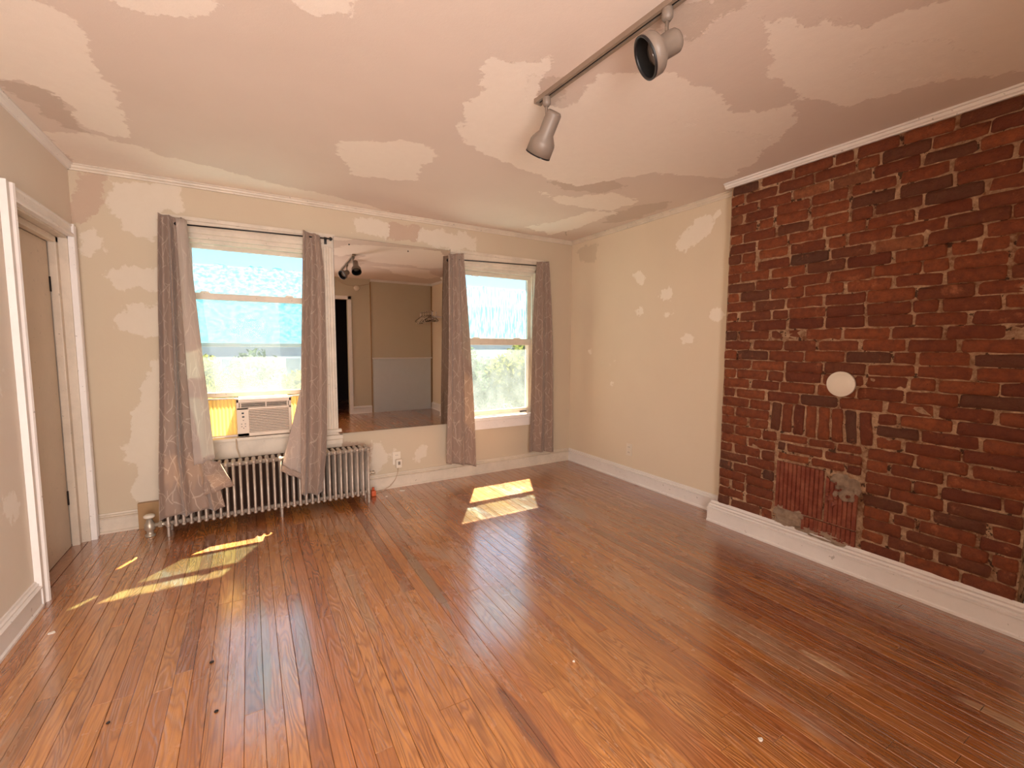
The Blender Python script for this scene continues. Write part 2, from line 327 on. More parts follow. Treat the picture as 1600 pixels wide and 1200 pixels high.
# ------------------------------------------------------------------ patched plaster planes
def sdf(poly, pts):
    n = len(poly); d = np.full(len(pts), 1e9); ins = np.zeros(len(pts), bool)
    for i in range(n):
        a = poly[i]; b = poly[(i+1) % n]; e = b-a; w_ = pts-a
        tt = np.clip((w_@e)/max(e@e, 1e-9), 0, 1); d = np.minimum(d, np.linalg.norm(w_-tt[:, None]*e, axis=1))
        c = ((a[1] <= pts[:, 1]) != (b[1] <= pts[:, 1])); 
        with np.errstate(divide='ignore', invalid='ignore'):
            xx = a[0]+(pts[:, 1]-a[1])/(b[1]-a[1])*(b[0]-a[0])
        ins ^= c & (pts[:, 0] < xx)
    return np.where(ins, d, -d)
def grid_plane(us, vs, fn, holes, polys):
    """grid of quads, fn(u,v)->xyz, holes (u0,v0,u1,v1) left out; polys {'light':[...],'dark':[...]} signed distances as attributes"""
    us = sorted(set(round(u, 5) for u in us)); vs = sorted(set(round(v, 5) for v in vs))
    P = np.array([(u, v) for v in vs for u in us]); nu = len(us); fs = []
    for j in range(len(vs)-1):
        for i in range(nu-1):
            cu = (us[i]+us[i+1])/2; cv = (vs[j]+vs[j+1])/2
            if any(h[0] < cu < h[2] and h[1] < cv < h[3] for h in holes): continue
            fs.append((j*nu+i, j*nu+i+1, (j+1)*nu+i+1, (j+1)*nu+i))
    at = {}
    for nm in ('light', 'dark'):
        d = np.full(len(P), -1.0)
        for po in polys.get(nm, []): d = np.maximum(d, sdf(np.array(po, float), P))
        at[nm] = d
    return [fn(u, v) for u, v in P], fs, at
def lsp(a, b, st): return list(np.linspace(a, b, max(2, int(round((b-a)/st))+1)))
def plaster_plane(name, us, vs, fn, holes, polys, mat, extra):
    vv, ff, at = grid_plane(us, vs, fn, holes, polys); mb = MB(); mb.add(vv, ff); n0 = len(vv); extra(mb)
    me = bpy.data.meshes.new(name); me.from_pydata(mb.v, [], mb.f)
    for nm, d in at.items():
        a = me.attributes.new(nm, 'FLOAT', 'POINT'); full = np.full(len(mb.v), -1.0, dtype=np.float32); full[:n0] = d; a.data.foreach_set('value', full)
    return link(name, me, mat)

# ceiling -------------------------------------------------------------
def cz(pts): return [atz(u, v, ZC)[:2] for u, v in pts]
cl = [cz(q) for q in (
    [(-300, -60), (20, -20), (95, 15), (135, 60), (150, 110), (185, 150), (200, 200), (202, 216), (120, 200), (95, 150), (60, 135), (0, 125), (-300, 60)],
    [(60, 205), (130, 208), (210, 225), (260, 245), (340, 262), (440, 290), (530, 308), (606, 330), (560, 338), (420, 312), (250, 284), (118, 258)],  # paler strip along the window wall
    [(530, 218), (560, 220), (625, 218), (670, 228), (692, 243), (658, 262), (655, 283), (600, 280), (545, 274), (548, 262), (530, 248)],
    [(762, 78), (800, 95), (862, 92), (872, 108), (830, 140), (838, 150), (880, 170), (920, 130), (940, 118), (1010, 108), (1060, 118), (1120, 145), (1150, 175), (1200, 172), (1248, 158), (1240, 200), (1180, 250), (1140, 280), (1020, 270), (900, 292), (830, 270), (760, 245), (712, 210), (730, 160), (745, 150)],
    [(1190, 30), (1240, 25), (1330, 45), (1600, -40), (1900, 0), (1640, 110), (1450, 130), (1320, 168), (1240, 150), (1200, 120), (1200, 80)],
    [(140, -70), (160, 0), (300, 32), (365, -5), (430, -60)], [(430, 0), (500, 26), (550, 24), (560, -40), (450, -40)],
    [(840, 300), (900, 308), (960, 300), (1000, 315), (950, 330), (880, 320)],
    [(820, 355), (870, 345), (930, 328), (965, 332), (900, 358), (860, 366)])]
cdk = [cz(q) for q in (
    [(1325, 103), (1360, 80), (1410, 65), (1480, 70), (1542, 82), (1500, 112), (1440, 128), (1380, 122)],
    [(815, 150), (835, 118), (880, 118), (890, 150), (865, 172), (830, 165)],
    [(858, 285), (900, 275), (950, 278), (985, 292), (940, 302), (880, 298)], [(950, 335), (1000, 320), (1055, 312), (1040, 325), (985, 345), (940, 350)],
    [(1035, 188), (1075, 180), (1100, 188), (1080, 196), (1050, 195)], [(1130, 205), (1170, 205), (1215, 214), (1190, 222), (1150, 214)],
    [(60, 165), (90, 200), (140, 208), (100, 150), (40, 128), (0, 122), (-60, 110)], [(1040, 10), (1180, -20), (1150, 20), (1080, 60), (1000, 40)])]
def cex(mb): mb.box(XL-.15, YR-.1, ZC+.005, XR+.15, D+.2, ZC+.15)
cei = plaster_plane('ceiling', lsp(XL, XR, .035), lsp(YR, D, .035), lambda u, v: (u, v, ZC), [], {'light': cl, 'dark': cdk}, M['ceiling'], cex)
struct(cei, 'patchy unpainted plaster ceiling with lighter repair patches and a paler strip by the windows', 'ceiling')
# back wall -----------------------------------------------------------
W1 = (-.37, .50, .51, 2.09); W2 = (1.77, .52, 2.65, 2.09)   # x0,z0,x1,z1
def by(pts): return [(aty(u, v, D).x, aty(u, v, D).z) for u, v in pts]
bl = [by(q) for q in (
    [(172, 278), (220, 282), (285, 285), (288, 330), (250, 335), (250, 380), (220, 375), (190, 350), (165, 330)],
    [(122, 355), (150, 358), (168, 375), (160, 395), (140, 402), (120, 398)],
    [(160, 425), (205, 418), (255, 416), (255, 455), (215, 455), (180, 452), (165, 440)],
    [(175, 495), (205, 476), (255, 474), (255, 530), (215, 525), (185, 515)],
    [(250, 560), (225, 580), (218, 620), (200, 660), (192, 700), (205, 740), (215, 790), (260, 790), (260, 560)],  # sunlit scatter low beside the curtain, put into the wall colour
    [(552, 338), (608, 346), (606, 372), (575, 368), (550, 366)], [(656, 358), (700, 362), (745, 368), (748, 392), (700, 392), (652, 380)],
    [(640, 712), (652, 700), (658, 692), (668, 700), (670, 712), (655, 725)], [(578, 686), (600, 690), (604, 720), (590, 745), (575, 740)], [(612, 700), (618, 694), (622, 700), (612, 712)])]
bd = [by(q) for q in ([(112, 265), (165, 275), (160, 330), (125, 350), (112, 345)], [(606, 345), (658, 355), (655, 378), (604, 372)], [(520, 690), (590, 690), (580, 740), (540, 720)])]
holes = [W1, W2]
def bex(mb):
    y0, y1 = D+.001, D+.22
    mb.box(XL-.15, y0, -.1, W1[0], y1, ZC); mb.box(W1[2], y0, -.1, W2[0], y1, ZC); mb.box(W2[2], y0, -.1, XR+.15, y1, ZC)
    for W in (W1, W2): mb.box(W[0], y0, -.1, W[2], y1, W[1]); mb.box(W[0], y0, W[3], W[2], y1, ZC)
us = lsp(XL, W1[0], .04)+lsp(W1[0], W1[2], .04)+lsp(W1[2], W2[0], .04)+lsp(W2[0], W2[2], .04)+lsp(W2[2], XR, .04)
vs = lsp(0, W1[1], .04)+[W2[1]]+lsp(W2[1], W1[3], .04)+lsp(W1[3], ZC, .04)
wb = plaster_plane('wall_back', us, vs, lambda u, v: (u, D, v), holes, {'light': bl, 'dark': bd}, M['wall_back'], bex)
struct(wb, 'patched beige plaster wall with two windows', 'wall')
# right wall ----------------------------------------------------------
def rx(pts): return [(atx(u, v, XR).y, atx(u, v, XR).z) for u, v in pts]
def blob(cx, cy, a, b, tl=0): return [(cx+a*math.cos(q)*math.cos(tl)-b*math.sin(q)*math.sin(tl), cy+a*math.cos(q)*math.sin(tl)+b*math.sin(q)*math.cos(tl)) for q in np.linspace(0, 2*PI, 9)[:-1]]
rl = [rx(q) for q in ([(1126, 330), (1112, 360), (1085, 385), (1060, 395), (1055, 380), (1078, 352), (1100, 335)],
    blob(999, 434, 10, 10), blob(1041, 459, 10, 10), blob(998, 484, 4, 9, .3), blob(1044, 492, 8, 6, -.6), blob(1072, 530, 10, 8, -.5), blob(1120, 488, 14, 11),
    blob(958, 565, 7, 3, -.6), blob(922, 550, 3, 5), blob(957, 600, 4, 6, .4))]
rd = [rx(q) for q in ([(900, 385), (935, 380), (930, 410), (905, 408)],)]
def rex(mb): mb.box(XR+.001, YR-.1, -.1, XR+.15, D, ZC)
wr = plaster_plane('wall_right', lsp(YR, D, .035), lsp(0, ZC, .035), lambda u, v: (XR, u, v), [], {'light': rl, 'dark': rd}, M['wall_right'], rex)
struct(wr, 'cream plaster wall between the window wall and the brick chimney', 'wall')
# left wall with door opening -----------------------------------------
DY0, DY1, DZ = 3.045, 3.86, 1.97
def lx(pts): return [(atx(u, v, XL).y, atx(u, v, XL).z) for u, v in pts]
ll = [lx(q) for q in ([(6, 770), (18, 765), (30, 780), (28, 810), (14, 815), (4, 800)], [(0, 540), (10, 560), (14, 620), (0, 630)])]
def lex(mb):
    mb.box(XL-.12, YR-.1, -.1, XL-.001, DY0, ZC); mb.box(XL-.12, DY1, -.1, XL-.001, D, ZC); mb.box(XL-.12, DY0, DZ, XL-.001, DY1, ZC); mb.box(XL-.20, DY0-.2, -.1, XL-.12, D+.1, ZC)
    
wl = plaster_plane('wall_left', lsp(YR, DY0, .05)+lsp(DY0, DY1, .05)+lsp(DY1, D, .03), lsp(0, DZ, .05)+lsp(DZ, ZC, .04), lambda u, v: (XL, u, v), [(DY0, -1, DY1, DZ)], {'light': ll, 'dark': []}, M['wall_left'], lex)
struct(wl, 'off-white plaster wall with the closed door beside the window', 'wall')
# rear wall: dark doorway, and wide opening added behind the camera for the fill light ---------
mb = MB(); RX = (.62, .76, 1.54)
mb.box(RX[0], YR-.1, -.1, RX[1], YR, ZC); mb.box(RX[2], YR-.1, -.1, XR, YR, ZC); mb.box(RX[1], YR-.1, 2.06, RX[2], YR, ZC); mb.box(XL, YR-.1, 2.25, RX[0], YR, ZC)
# rooms behind: added box around the fill light (left) and dark room (right)
mb.box(XL-.15, -1.75, -.1, XL, YR-.1, ZC+.1); mb.box(XL-.15, -1.85, -.1, RX[0]+.1, -1.75, ZC+.1); mb.box(RX[0], -1.75, -.1, RX[0]+.1, YR-.1, ZC+.1); mb.box(XL-.15, -1.85, ZC, RX[0]+.1, YR-.1, ZC+.1)
struct(mb.build('wall_rear', M['wall_plain']), 'tan rear wall seen in the mirror', 'wall')
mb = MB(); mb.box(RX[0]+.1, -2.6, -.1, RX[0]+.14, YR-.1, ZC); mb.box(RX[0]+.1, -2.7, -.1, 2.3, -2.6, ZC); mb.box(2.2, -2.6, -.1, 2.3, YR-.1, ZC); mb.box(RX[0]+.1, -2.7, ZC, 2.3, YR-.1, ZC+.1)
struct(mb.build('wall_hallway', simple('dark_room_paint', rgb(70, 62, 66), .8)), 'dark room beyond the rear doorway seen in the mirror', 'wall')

# ------------------------------------------------------------------ floor with single planks
mb = MB(); mb.box(XL-.15, -2.7, -.1, XR+.15, D+.2, -.021)
fl = mb.build('floor', M['dark']); struct(fl, 'worn varnished pine strip floor, boards running to the windows', 'floor')
def plank(x0, x1, y0, y1, dz=0):
    b = .0013; z0 = -.02; zt = dz
    vs = [(x0, y0, z0), (x1, y0, z0), (x1, y1, z0), (x0, y1, z0), (x0, y0, zt-b), (x1, y0, zt-b), (x1, y1, zt-b), (x0, y1, zt-b),
          (x0+b, y0+b, zt), (x1-b, y0+b, zt), (x1-b, y1-b, zt), (x0+b, y1-b, zt)]
    fs = [(0, 1, 5, 4), (1, 2, 6, 5), (2, 3, 7, 6), (3, 0, 4, 7), (4, 5, 9, 8), (5, 6, 10, 9), (6, 7, 11, 10), (7, 4, 8, 11), (8, 9, 10, 11)]
    me = bpy.data.meshes.new('plank'); me.from_pydata(vs, [], fs); return me
x = XL-.01; first = True
while x < XR-.005:
    wd = R_.choice((.0585, .0600, .0615)); x1 = min(x+wd, XR-.002)
    y = YR-.02; cuts = []
    yy = YR+R_.uniform(.5, 1.9)
    while yy < D-.35: cuts.append(yy); yy += R_.uniform(1.1, 2.4)
    seq = [YR-.02]+cuts+[D-.002]
    for a, b in zip(seq[:-1], seq[1:]):
        if XB+.01 < x < XR: 
            if a < YB and b > YC: pass
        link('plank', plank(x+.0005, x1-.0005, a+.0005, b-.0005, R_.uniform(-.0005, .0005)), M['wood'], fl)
    x = x1
mb = MB(); mb.box(XL-.12, DY0, -.03, XL-.012, DY1, .001); mb.box(XL, -1.75, -.03, RX[0], YR-.021, -.001); mb.box(RX[0]+.14, -2.6, -.03, 2.2, YR-.021, -.001)
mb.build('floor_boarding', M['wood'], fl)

# ------------------------------------------------------------------ brick chimney breast
mb = MB(); nx = lsp(YC, YB, .03); nz = lsp(0, ZC, .03)
vs_ = [(XB+.0055+.004*mnoise.noise(Vector((u*14, v*14, 1.3))), u, v) for v in nz for u in nx]
mb.add(vs_, [(j*len(nx)+i, j*len(nx)+i+1, (j+1)*len(nx)+i+1, (j+1)*len(nx)+i) for j in range(len(nz)-1) for i in range(len(nx)-1)], True)
mb.box(XB+.018, YC+.004, 0, XR-.001, YB-.004, ZC)
br = mb.build('wall_brick', M['mortar']); struct(br, 'exposed red brick chimney breast with a blocked fireplace', 'wall')
def brick(y0, y1, z0, z1, proud=.0, ang=0, mat='brick', name='brick'):
    """worn brick: front face loop with rounded, jittered edge; x is depth"""
    w_, h_ = (y1-y0), (z1-z0); r = min(w_, h_)*.13; cy, cz_ = (y0+y1)/2, (z0+z1)/2
    pts = []
    def seg(ax, az, bx_, bz, n):
        for k in range(n): t_ = k/n; pts.append((ax+(bx_-ax)*t_, az+(bz-az)*t_))
    hw, hh = w_/2, h_/2
    nl = 4 if w_ > .13 else 2; nh = 4 if h_ > .13 else 1
    seg(-hw+r, -hh, hw-r, -hh, nl); seg(hw-r, -hh, hw, -hh+r, 1); seg(hw, -hh+r, hw, hh-r, nh); seg(hw, hh-r, hw-r, hh, 1)
    seg(hw-r, hh, -hw+r, hh, nl); seg(-hw+r, hh, -hw, hh-r, 1); seg(-hw, hh-r, -hw, -hh+r, nh); seg(-hw, -hh+r, -hw+r, -hh, 1)
    n = len(pts); j = .0034
    o = [(p_[0]+R_.uniform(-j, j), p_[1]+R_.uniform(-j, j)) for p_ in pts]
    i_ = [(p_[0]*(1-.007/hw)+R_.uniform(-j, j)*.6, p_[1]*(1-.0035/hh)+R_.uniform(-j, j)*.6) for p_ in o]
    X = XB-proud; vs = []
    ca, sa = math.cos(ang), math.sin(ang)
    def P(q, xx): a, b = q; return (xx, cy+a*ca-b*sa, cz_+a*sa+b*ca)
    vs += [P(q, XB+.045) for q in pts]; vs += [P(q, X+.006) for q in o]; vs += [P(q, X+R_.uniform(-.0012, .0012)) for q in i_]
    vs.append(P((R_.uniform(-.2, .2)*w_, 0), X-R_.uniform(-.001, .0015)))
    fs = []
    for k in range(n):
        k2 = (k+1) % n; fs += [(k, k2, n+k2, n+k), (n+k, n+k2, 2*n+k2, 2*n+k), (2*n+k, 2*n+k2, 3*n)]
    me = bpy.data.meshes.new(name); me.from_pydata(vs, [], fs); me.polygons.foreach_set('use_smooth', [True]*len(fs))
    bm = bmesh.new(); bm.from_mesh(me); bmesh.ops.recalc_face_normals(bm, faces=bm.faces)
    bm.to_mesh(me); bm.free()
    return link(name, me, M[mat], br)
Z0, PT = .142, (2.408-.142)/34
def row_z(k, y): return Z0+PT*k
nb = 0
for k in range(35):
    z0 = Z0+PT*k; z1 = min(z0+PT, ZC-.002)
    if z1-z0 < .02: continue
    if k < 9: spans = [(YB, 1.578), (1.085, YC)]
    elif k < 12: spans = [(YB, 1.632), (1.052, YC)]
    else: spans = [(YB, YC)]
    for si, (a, b) in enumerate(spans):
        y = a+.004
        firstb = .102 if k % 2 == 0 else .205
        if si == 1: firstb = (.115 if k % 2 else .205)+R_.uniform(-.02, .02)
        cuts = [y]; ln_ = firstb
        while y-ln_ > b+.07:
            y -= ln_; cuts.append(y); ln_ = .212+R_.uniform(-.012, .012)
            if R_.random() < .10: ln_ = .108
        cuts.append(b)
        g_ = .0055
        for c0, c1 in zip(cuts[:-1], cuts[1:]):
            dz_ = R_.uniform(-.0025, .0025)
            m_ = R_.uniform(.0008, .0034)
            brick(c1+g_+R_.uniform(-.003, .004), c0-g_-R_.uniform(-.003, .004), z0+m_+dz_, z1-m_+dz_, R_.uniform(-.004, .004), R_.uniform(-.008, .008)); nb += 1
# soldier arch
for i in range(8):
    yc = 1.592-i*(1.592-1.098)/7
    brick(yc-.029, yc+.029, .752+R_.uniform(-.008, .004)-(.012 if 2 < i < 6 else 0), .938-abs(i-3.5)*.001, R_.uniform(0, .006), (i-2.5)*-.022*1.0); nb += 1
# loose courses under the arch
for k, (z0, cuts) in enumerate(((.685, (1.572, 1.39, 1.24, 1.10)), (.625, (1.572, 1.52, 1.30, 1.10)), (.565, (1.575, 1.37, 1.18, 1.10)))):
    for c0, c1 in zip(cuts[:-1], cuts[1:]):
        brick(c1+.006, c0-.006, z0+.004, z0+.054+R_.uniform(-.004, .002), R_.uniform(-.003, .003), R_.uniform(-.03, .01)); nb += 1
# ribbed terracotta infill
def ribbed(name, y0, y1, z0, z1, pitch, depth, topcut=None):
    mb = MB(); n = max(1, round((y1-y0)/pitch)); pitch = (y1-y0)/n; sec = []
    for i in range(n):
        a = y0+i*pitch
        sec += [(a, 0), (a+pitch*.16, depth), (a+pitch*.84, depth), (a+pitch*.999, 0)]
    X = XB-.001; k = len(sec); rows = []
    for zi in range(5):
        f = zi/4; rows += [(X-d_+R_.uniform(-.0006, .0006), yy, (z0+(z1-z0)*f)+(topcut(yy) if topcut and zi == 4 else 0)) for yy, d_ in sec]
    fs = [(r*k+i, r*k+i+1, (r+1)*k+i+1, (r+1)*k+i) for r in range(4) for i in range(k-1)]
    b0 = len(rows); rows += [(X+.03, yy, z1+(topcut(yy) if topcut else 0)) for yy, d_ in sec]+[(X+.03, yy, z0) for yy, d_ in sec]
    fs += [(4*k+i, 4*k+i+1, b0+i+1, b0+i) for i in range(k-1)]+[(i, i+1, b0+k+i+1, b0+k+i) for i in range(k-1)]
    mb.add(rows, fs); return mb.build(name, M['terracotta'], br)
ribbed('terracotta_tile', 1.285, 1.566, .252, .556, .0255, .009)
ribbed('terracotta_tile', 1.108, 1.276, .248, .545, .024, .007, lambda yy: -.03-.09*max(0, min(1, (1.22-yy)/.05))+.02*math.sin(yy*160))
ribbed('terracotta_tile', 1.106, 1.40, .150, .240, .0255, .007)
def lump(name, y0, y1, z0, z1, dep, mat, seed):
    mb = MB(); nu, nv = 22, 18; vs = []
    for j in range(nv+1):
        for i in range(nu+1):
            u, v = i/nu, j/nv; a_, b_ = 2*u-1, 2*v-1
            m_ = 1-(abs(a_)**3+abs(b_)**3)**(1/3)+.42*mnoise.noise(Vector((u*3.4, v*3.4, seed)))
            m_ = max(0, min(1, m_*4)); rough = .65+.9*mnoise.noise(Vector((u*6+3, v*6, seed)))
            vs.append((XB+.016-(dep+.016)*m_*max(.3, rough), y0+(y1-y0)*u, z0+(z1-z0)*v))
    mb.add(vs, [(j*(nu+1)+i, j*(nu+1)+i+1, (j+1)*(nu+1)+i+1, (j+1)*(nu+1)+i) for j in range(nv) for i in range(nu)], True)
    return mb.build(name, M[mat], br)
tag(lump('mortar_lump', 1.095, 1.245, .40, .56, .040, 'cement', 2.2), 'grey mortar blob over the broken tile')
lump('mortar_patch', 1.37, 1.59, .13, .27, .020, 'cement', 5.1)
lump('mortar_fillet', 1.08, 1.45, .115, .19, .022, 'cement', 8.1)
lump('broken_edge', 1.19, 1.28, .34, .46, .020, 'terracotta', 9.4)
# flue cover
dc = Vector((XB, 1.227, 1.086))
mb = MB(); mb.lathe([(-.004, .0), (-.004, .066), (.0, .072), (.014, .073), (.016, .070), (.014, .062), (.018, .058), (.0215, .030), (.022, 0)], dc+Vector((-.006, 0, 0)), (-1, 0, 0), 36)
tag(mb.build('flue_cover', M['plastic_white']), 'round cream flue cover on the red brick wall above the fireplace', 'flue cover')

# ------------------------------------------------------------------ baseboards, crown
BB = [(0, 0), (.030, 0), (.030, .012), (.022, .018), (.022, .098), (.030, .103), (.030, .108), (.015, .111), (.018, .122), (.010, .126), (.008, .136), (0, .136)]
BB2 = [(0, 0), (.055, 0), (.055, .012), (.048, .018), (.048, .090), (.058, .095), (.058, .101), (.040, .105), (.044, .117), (.030, .121), (.026, .131), (.012, .134), (.0, .150)]
def run(name, prof, a, b, n, mat, lab, cat='baseboard', parent=None):
    mb = MB()
    for (p0, p1, nn) in (a if isinstance(a, list) else [(a, b, n)]): mb.prism(prof, p0, p1, nn)
    o = mb.build(name, mat); struct(o, lab, cat); return o
run('baseboard_back', BB, [((XL+.0005, D, 0), (-.70, D, 0), (0, -1, 0)), ((.60, D, 0), (XR, D, 0), (0, -1, 0))], None, None, M['trim_old'], 'worn cream baseboard below the two windows')
run('baseboard_right', BB, (XR, D, 0), (XR, YB, 0), (-1, 0, 0), M['trim'], 'white moulded baseboard below the plain cream wall')
run('baseboard_left', BB, (XL, YR, 0), (XL, 2.97, 0), (1, 0, 0), M['trim'], 'white baseboard ending at the door casing')
mb = MB(); mb.prism(BB2, (XB, YC-.05, 0), (XB, YB+.05, 0), (-1, 0, 0)); mb.prism(BB2, (XB-.0, YB, 0), (XR, YB, 0), (0, 1, 0))
struct(mb.build('baseboard_brick', M['trim']), 'thick white baseboard under the red brick', 'baseboard')
run('baseboard_rear', BB, [((1.60, YR, 0), (1.93, YR, 0), (0, 1, 0)), ((XR, YR, 0), (XR, YC, 0), (-1, 0, 0))], None, None, M['trim'], 'white baseboard of the rear corner in the mirror')
CR = [(0, 0), (0, -.038), (.010, -.038), (.014, -.028), (.022, -.022), (.026, -.010), (.034, -.008), (.034, 0)]
ZT = ZC-.0005
run('trim_1', CR, (XL, D, ZT), (XR, D, ZT), (0, -1, 0), M['trim_old'], 'narrow cracked crown moulding above the windows', 'crown moulding')
run('trim_2', CR, (XR, D, ZT), (XR, YB, ZT), (-1, 0, 0), M['trim_old'], 'narrow crown moulding above the plain cream wall', 'crown moulding')
run('trim_3', CR, (XL, YR, ZT), (XL, D, ZT), (1, 0, 0), M['trim'], 'narrow crown moulding above the door', 'crown moulding')
CRB = [(0, 0), (0, -.035), (.014, -.035), (.018, -.028), (.026, -.024), (.030, -.012), (.040, -.010), (.040, 0)]
run('trim_4', CRB, (XB+.003, YC-.03, ZT), (XB+.003, YB+.04, ZT), (-1, 0, 0), M['trim'], 'white crown moulding along the top of the brick', 'crown moulding')
run('trim_5', CR, [((1.94, YR, ZT), (XR, YR, ZT), (0, 1, 0)), ((XR, YR, ZT), (XR, YC, ZT), (-1, 0, 0))], None, None, M['trim'], 'crown moulding over the rear corner seen in the mirror', 'crown moulding')

# ------------------------------------------------------------------ windows
def casing_prof(w_): # across width, fluted: list of (across, proud)
    return [(0, 0), (0, .018), (.006, .024), (w_*.2, .024), (w_*.24, .017), (w_*.36, .017), (w_*.4, .023), (w_*.5, .023), (w_*.54, .017), (w_*.66, .017), (w_*.7, .024), (w_-.012, .024), (w_-.006, .030), (w_, .028), (w_, 0)]
def sash(win, x0, x1, z0, z1, y, rails, mat, film=None, name='sash', yd=.035):
    """rails = (bottom, top, stile)"""
    rb, rt, st = rails
    s_ = MB(); s_.box(x0, y, z0, x1, y+yd, z0+rb, .004); s_.box(x0, y, z1-rt, x1, y+yd, z1, .004)
    s_.box(x0, y, z0+rb-.003, x0+st, y+yd, z1-rt+.003, .003); s_.box(x1-st, y, z0+rb-.003, x1, y+yd, z1-rt+.003, .003)
    so_ = s_.build(name, mat, win)
    g_ = MB(); g_.box(x0+st-.004, y+yd/2-.0015, z0+rb-.004, x1-st+.004, y+yd/2+.0015, z1-rt+.004); gp = g_.build('pane', M['glass_up' if film else 'glass'], so_)
    if film:
        fz0, fz1, fm = film; nn = 24; top = [fz1+R_.uniform(-.012, .012) for _ in range(nn+1)]; f_ = MB(); vs = []
        for i in range(nn+1):
            xx = x0+st+(x1-x0-2*st)*i/nn; yy = y+yd/2+.004+.0015*math.sin(i*2.1); vs += [(xx, yy, fz0), (xx, yy, top[i]), (xx, yy+.0008, top[i]), (xx, yy+.0008, fz0)]
        fs = []
        for i in range(nn): a = i*4; b = a+4; fs += [(a, b, b+1, a+1), (a+1, b+1, b+2, a+2), (a+2, b+2, b+3, a+3), (a+3, b+3, b, a)]
        f_.add(vs, fs); f_.build('plastic_film', fm, so_)
    return so_
def window(name, W, lab, cw_l, cw_r, zs):
    win = empty(name, ((W[0]+W[2])/2, D, W[1])); struct(win, lab, 'window')
    x0, z0, x1, z1 = W
    # casings: side pilasters and head
    for nm_, xa, w_, sg in (('side_casing', x0-cw_l, cw_l, 1), ('side_casing', x1+cw_r, cw_r, -1)):
        m_ = MB(); pr = casing_prof(w_); k = len(pr); vs = []
        for zz in (zs-.02, z1+.10):
            vs += [(xa+sg*a, D-p_, zz) for a, p_ in pr]
        m_.add(vs, [(i, (i+1) % k, k+(i+1) % k, k+i) for i in range(k)]+[tuple(range(k)), tuple(range(k, 2*k))]); m_.build(nm_, M['trim_old'], win)
    m_ = MB(); m_.prism([(0, 0), (.020, 0), (.024, .006), (.024, .03), (.020, .034), (.020, .08), (.026, .084), (.026, .108), (0, .11)], (x0-cw_l, D-.001, z1), (x1+cw_r, D-.001, z1), (0, -1, 0)); m_.build('head_casing', M['trim_old'], win)
    # stepped jamb lining
    m_ = MB()
    m_.box(x0-.003, D-.004, zs, x0+.022, D+.10, z1); m_.box(x1-.022, D-.004, zs, x1+.003, D+.10, z1)
    m_.box(x0, D-.004, z1-.03, x1, D+.03, z1+.003); m_.box(x0, D+.03, z1-.055, x1, D+.10, z1+.003); m_.box(x0+.022, D+.035, zs, x0+.034, D+.050, z1-.05); m_.box(x1-.034, D+.035, zs, x1-.022, D+.050, z1-.05)
    m_.build('jamb_lining', M['trim_old'], win)
    return win
w1 = window('window_1', W1, 'left double-hung window holding the air conditioner', .12, .13, .56)
sash(w1, W1[0]+.02, W1[2]-.02, 1.28, 2.04, D+.082, (.030, .035, .018), M['trim_old'], (1.31, 1.90, M['film_h']), 'upper_sash', .03)
s1 = sash(w1, W1[0]+.02, W1[2]-.02, .895, 1.678, D+.045, (.036, .048, .022), M['trim_old'], None, 'lower_sash', .034)
m_ = MB()
m_.box(W1[0]-.14, D-.055, .565, W1[2]+.14, D+.10, .59, .004); m_.box(W1[0]-.10, D-.022, .43, W1[2]+.10, D-.001, .565, .003)
m_.box(W1[0], D-.0, .50, W1[2], D+.20, .565)
m_.build('window_stool', M['trim_old'], w1)
m_ = MB(); m_.box(W1[2]-.01, D-.05, .505, W1[2]+.15, D-.001, .54, .006); m_.box(W1[2]-.005, D-.06, .465, W1[2]+.145, D-.001, .505, .006); m_.box(W1[2], D-.04, .435, W1[2]+.14, D-.001, .465, .005); m_.build('corner_block', M['trim_old'], w1)
# sash pulls and locks on window 1
def catch(win, x, y, z, w_=.06):
    m_ = MB(); m_.box(x-w_/2, y-.012, z, x+w_/2, y+.004, z+.010, .003); m_.box(x-w_*.62, y-.005, z-.004, x+w_*.62, y+.003, z+.003); m_.build('sash_catch', M['plastic_white'], win)
for q in ((325, 383), (445, 400)): a = aty(q[0], q[1], D+.075); catch(w1, a.x, D+.078, a.z)
for q in ((320, 455), (452, 463)): a = aty(q[0], q[1], D+.04); catch(w1, a.x, D+.047, 1.680, .05)
w2 = window('window_2', W2, 'right double-hung window with a tree view', .11, .075, .56)
sash(w2, W2[0]+.02, W2[2]-.02, 1.335, 2.035, D+.082, (.04, .04, .040), M['trim_old'], (1.37, 1.885, M['film_v']), 'upper_sash', .03)
sash(w2, W2[0]+.02, W2[2]-.02, .585, 1.372, D+.045, (.05, .066, .048), M['trim_old'], None, 'lower_sash', .034)
m_ = MB(); m_.box(W2[0]-.12, D-.045, .545, W2[2]+.05, D+.10, .58, .005); m_.box(W2[0]-.09, D-.022, .455, W2[2]+.03, D-.001, .545, .003); m_.box(W2[0], D, .50, W2[2], D+.2, .56); m_.build('window_stool', M['trim'], w2)
for q in ((744, 493), (808, 498)): a = aty(q[0], q[1], D+.04); catch(w2, a.x, D+.047, 1.372, .07)
a = aty(742, 427, D+.08); catch(w2, a.x, D+.078, 1.99, .06)
m_ = MB(); a = aty(818, 640, D+.03); m_.box(a.x-.04, D+.03, .588, a.x+.04, D+.046, .602, .003); m_.build('sash_lift', M['black'], w2)

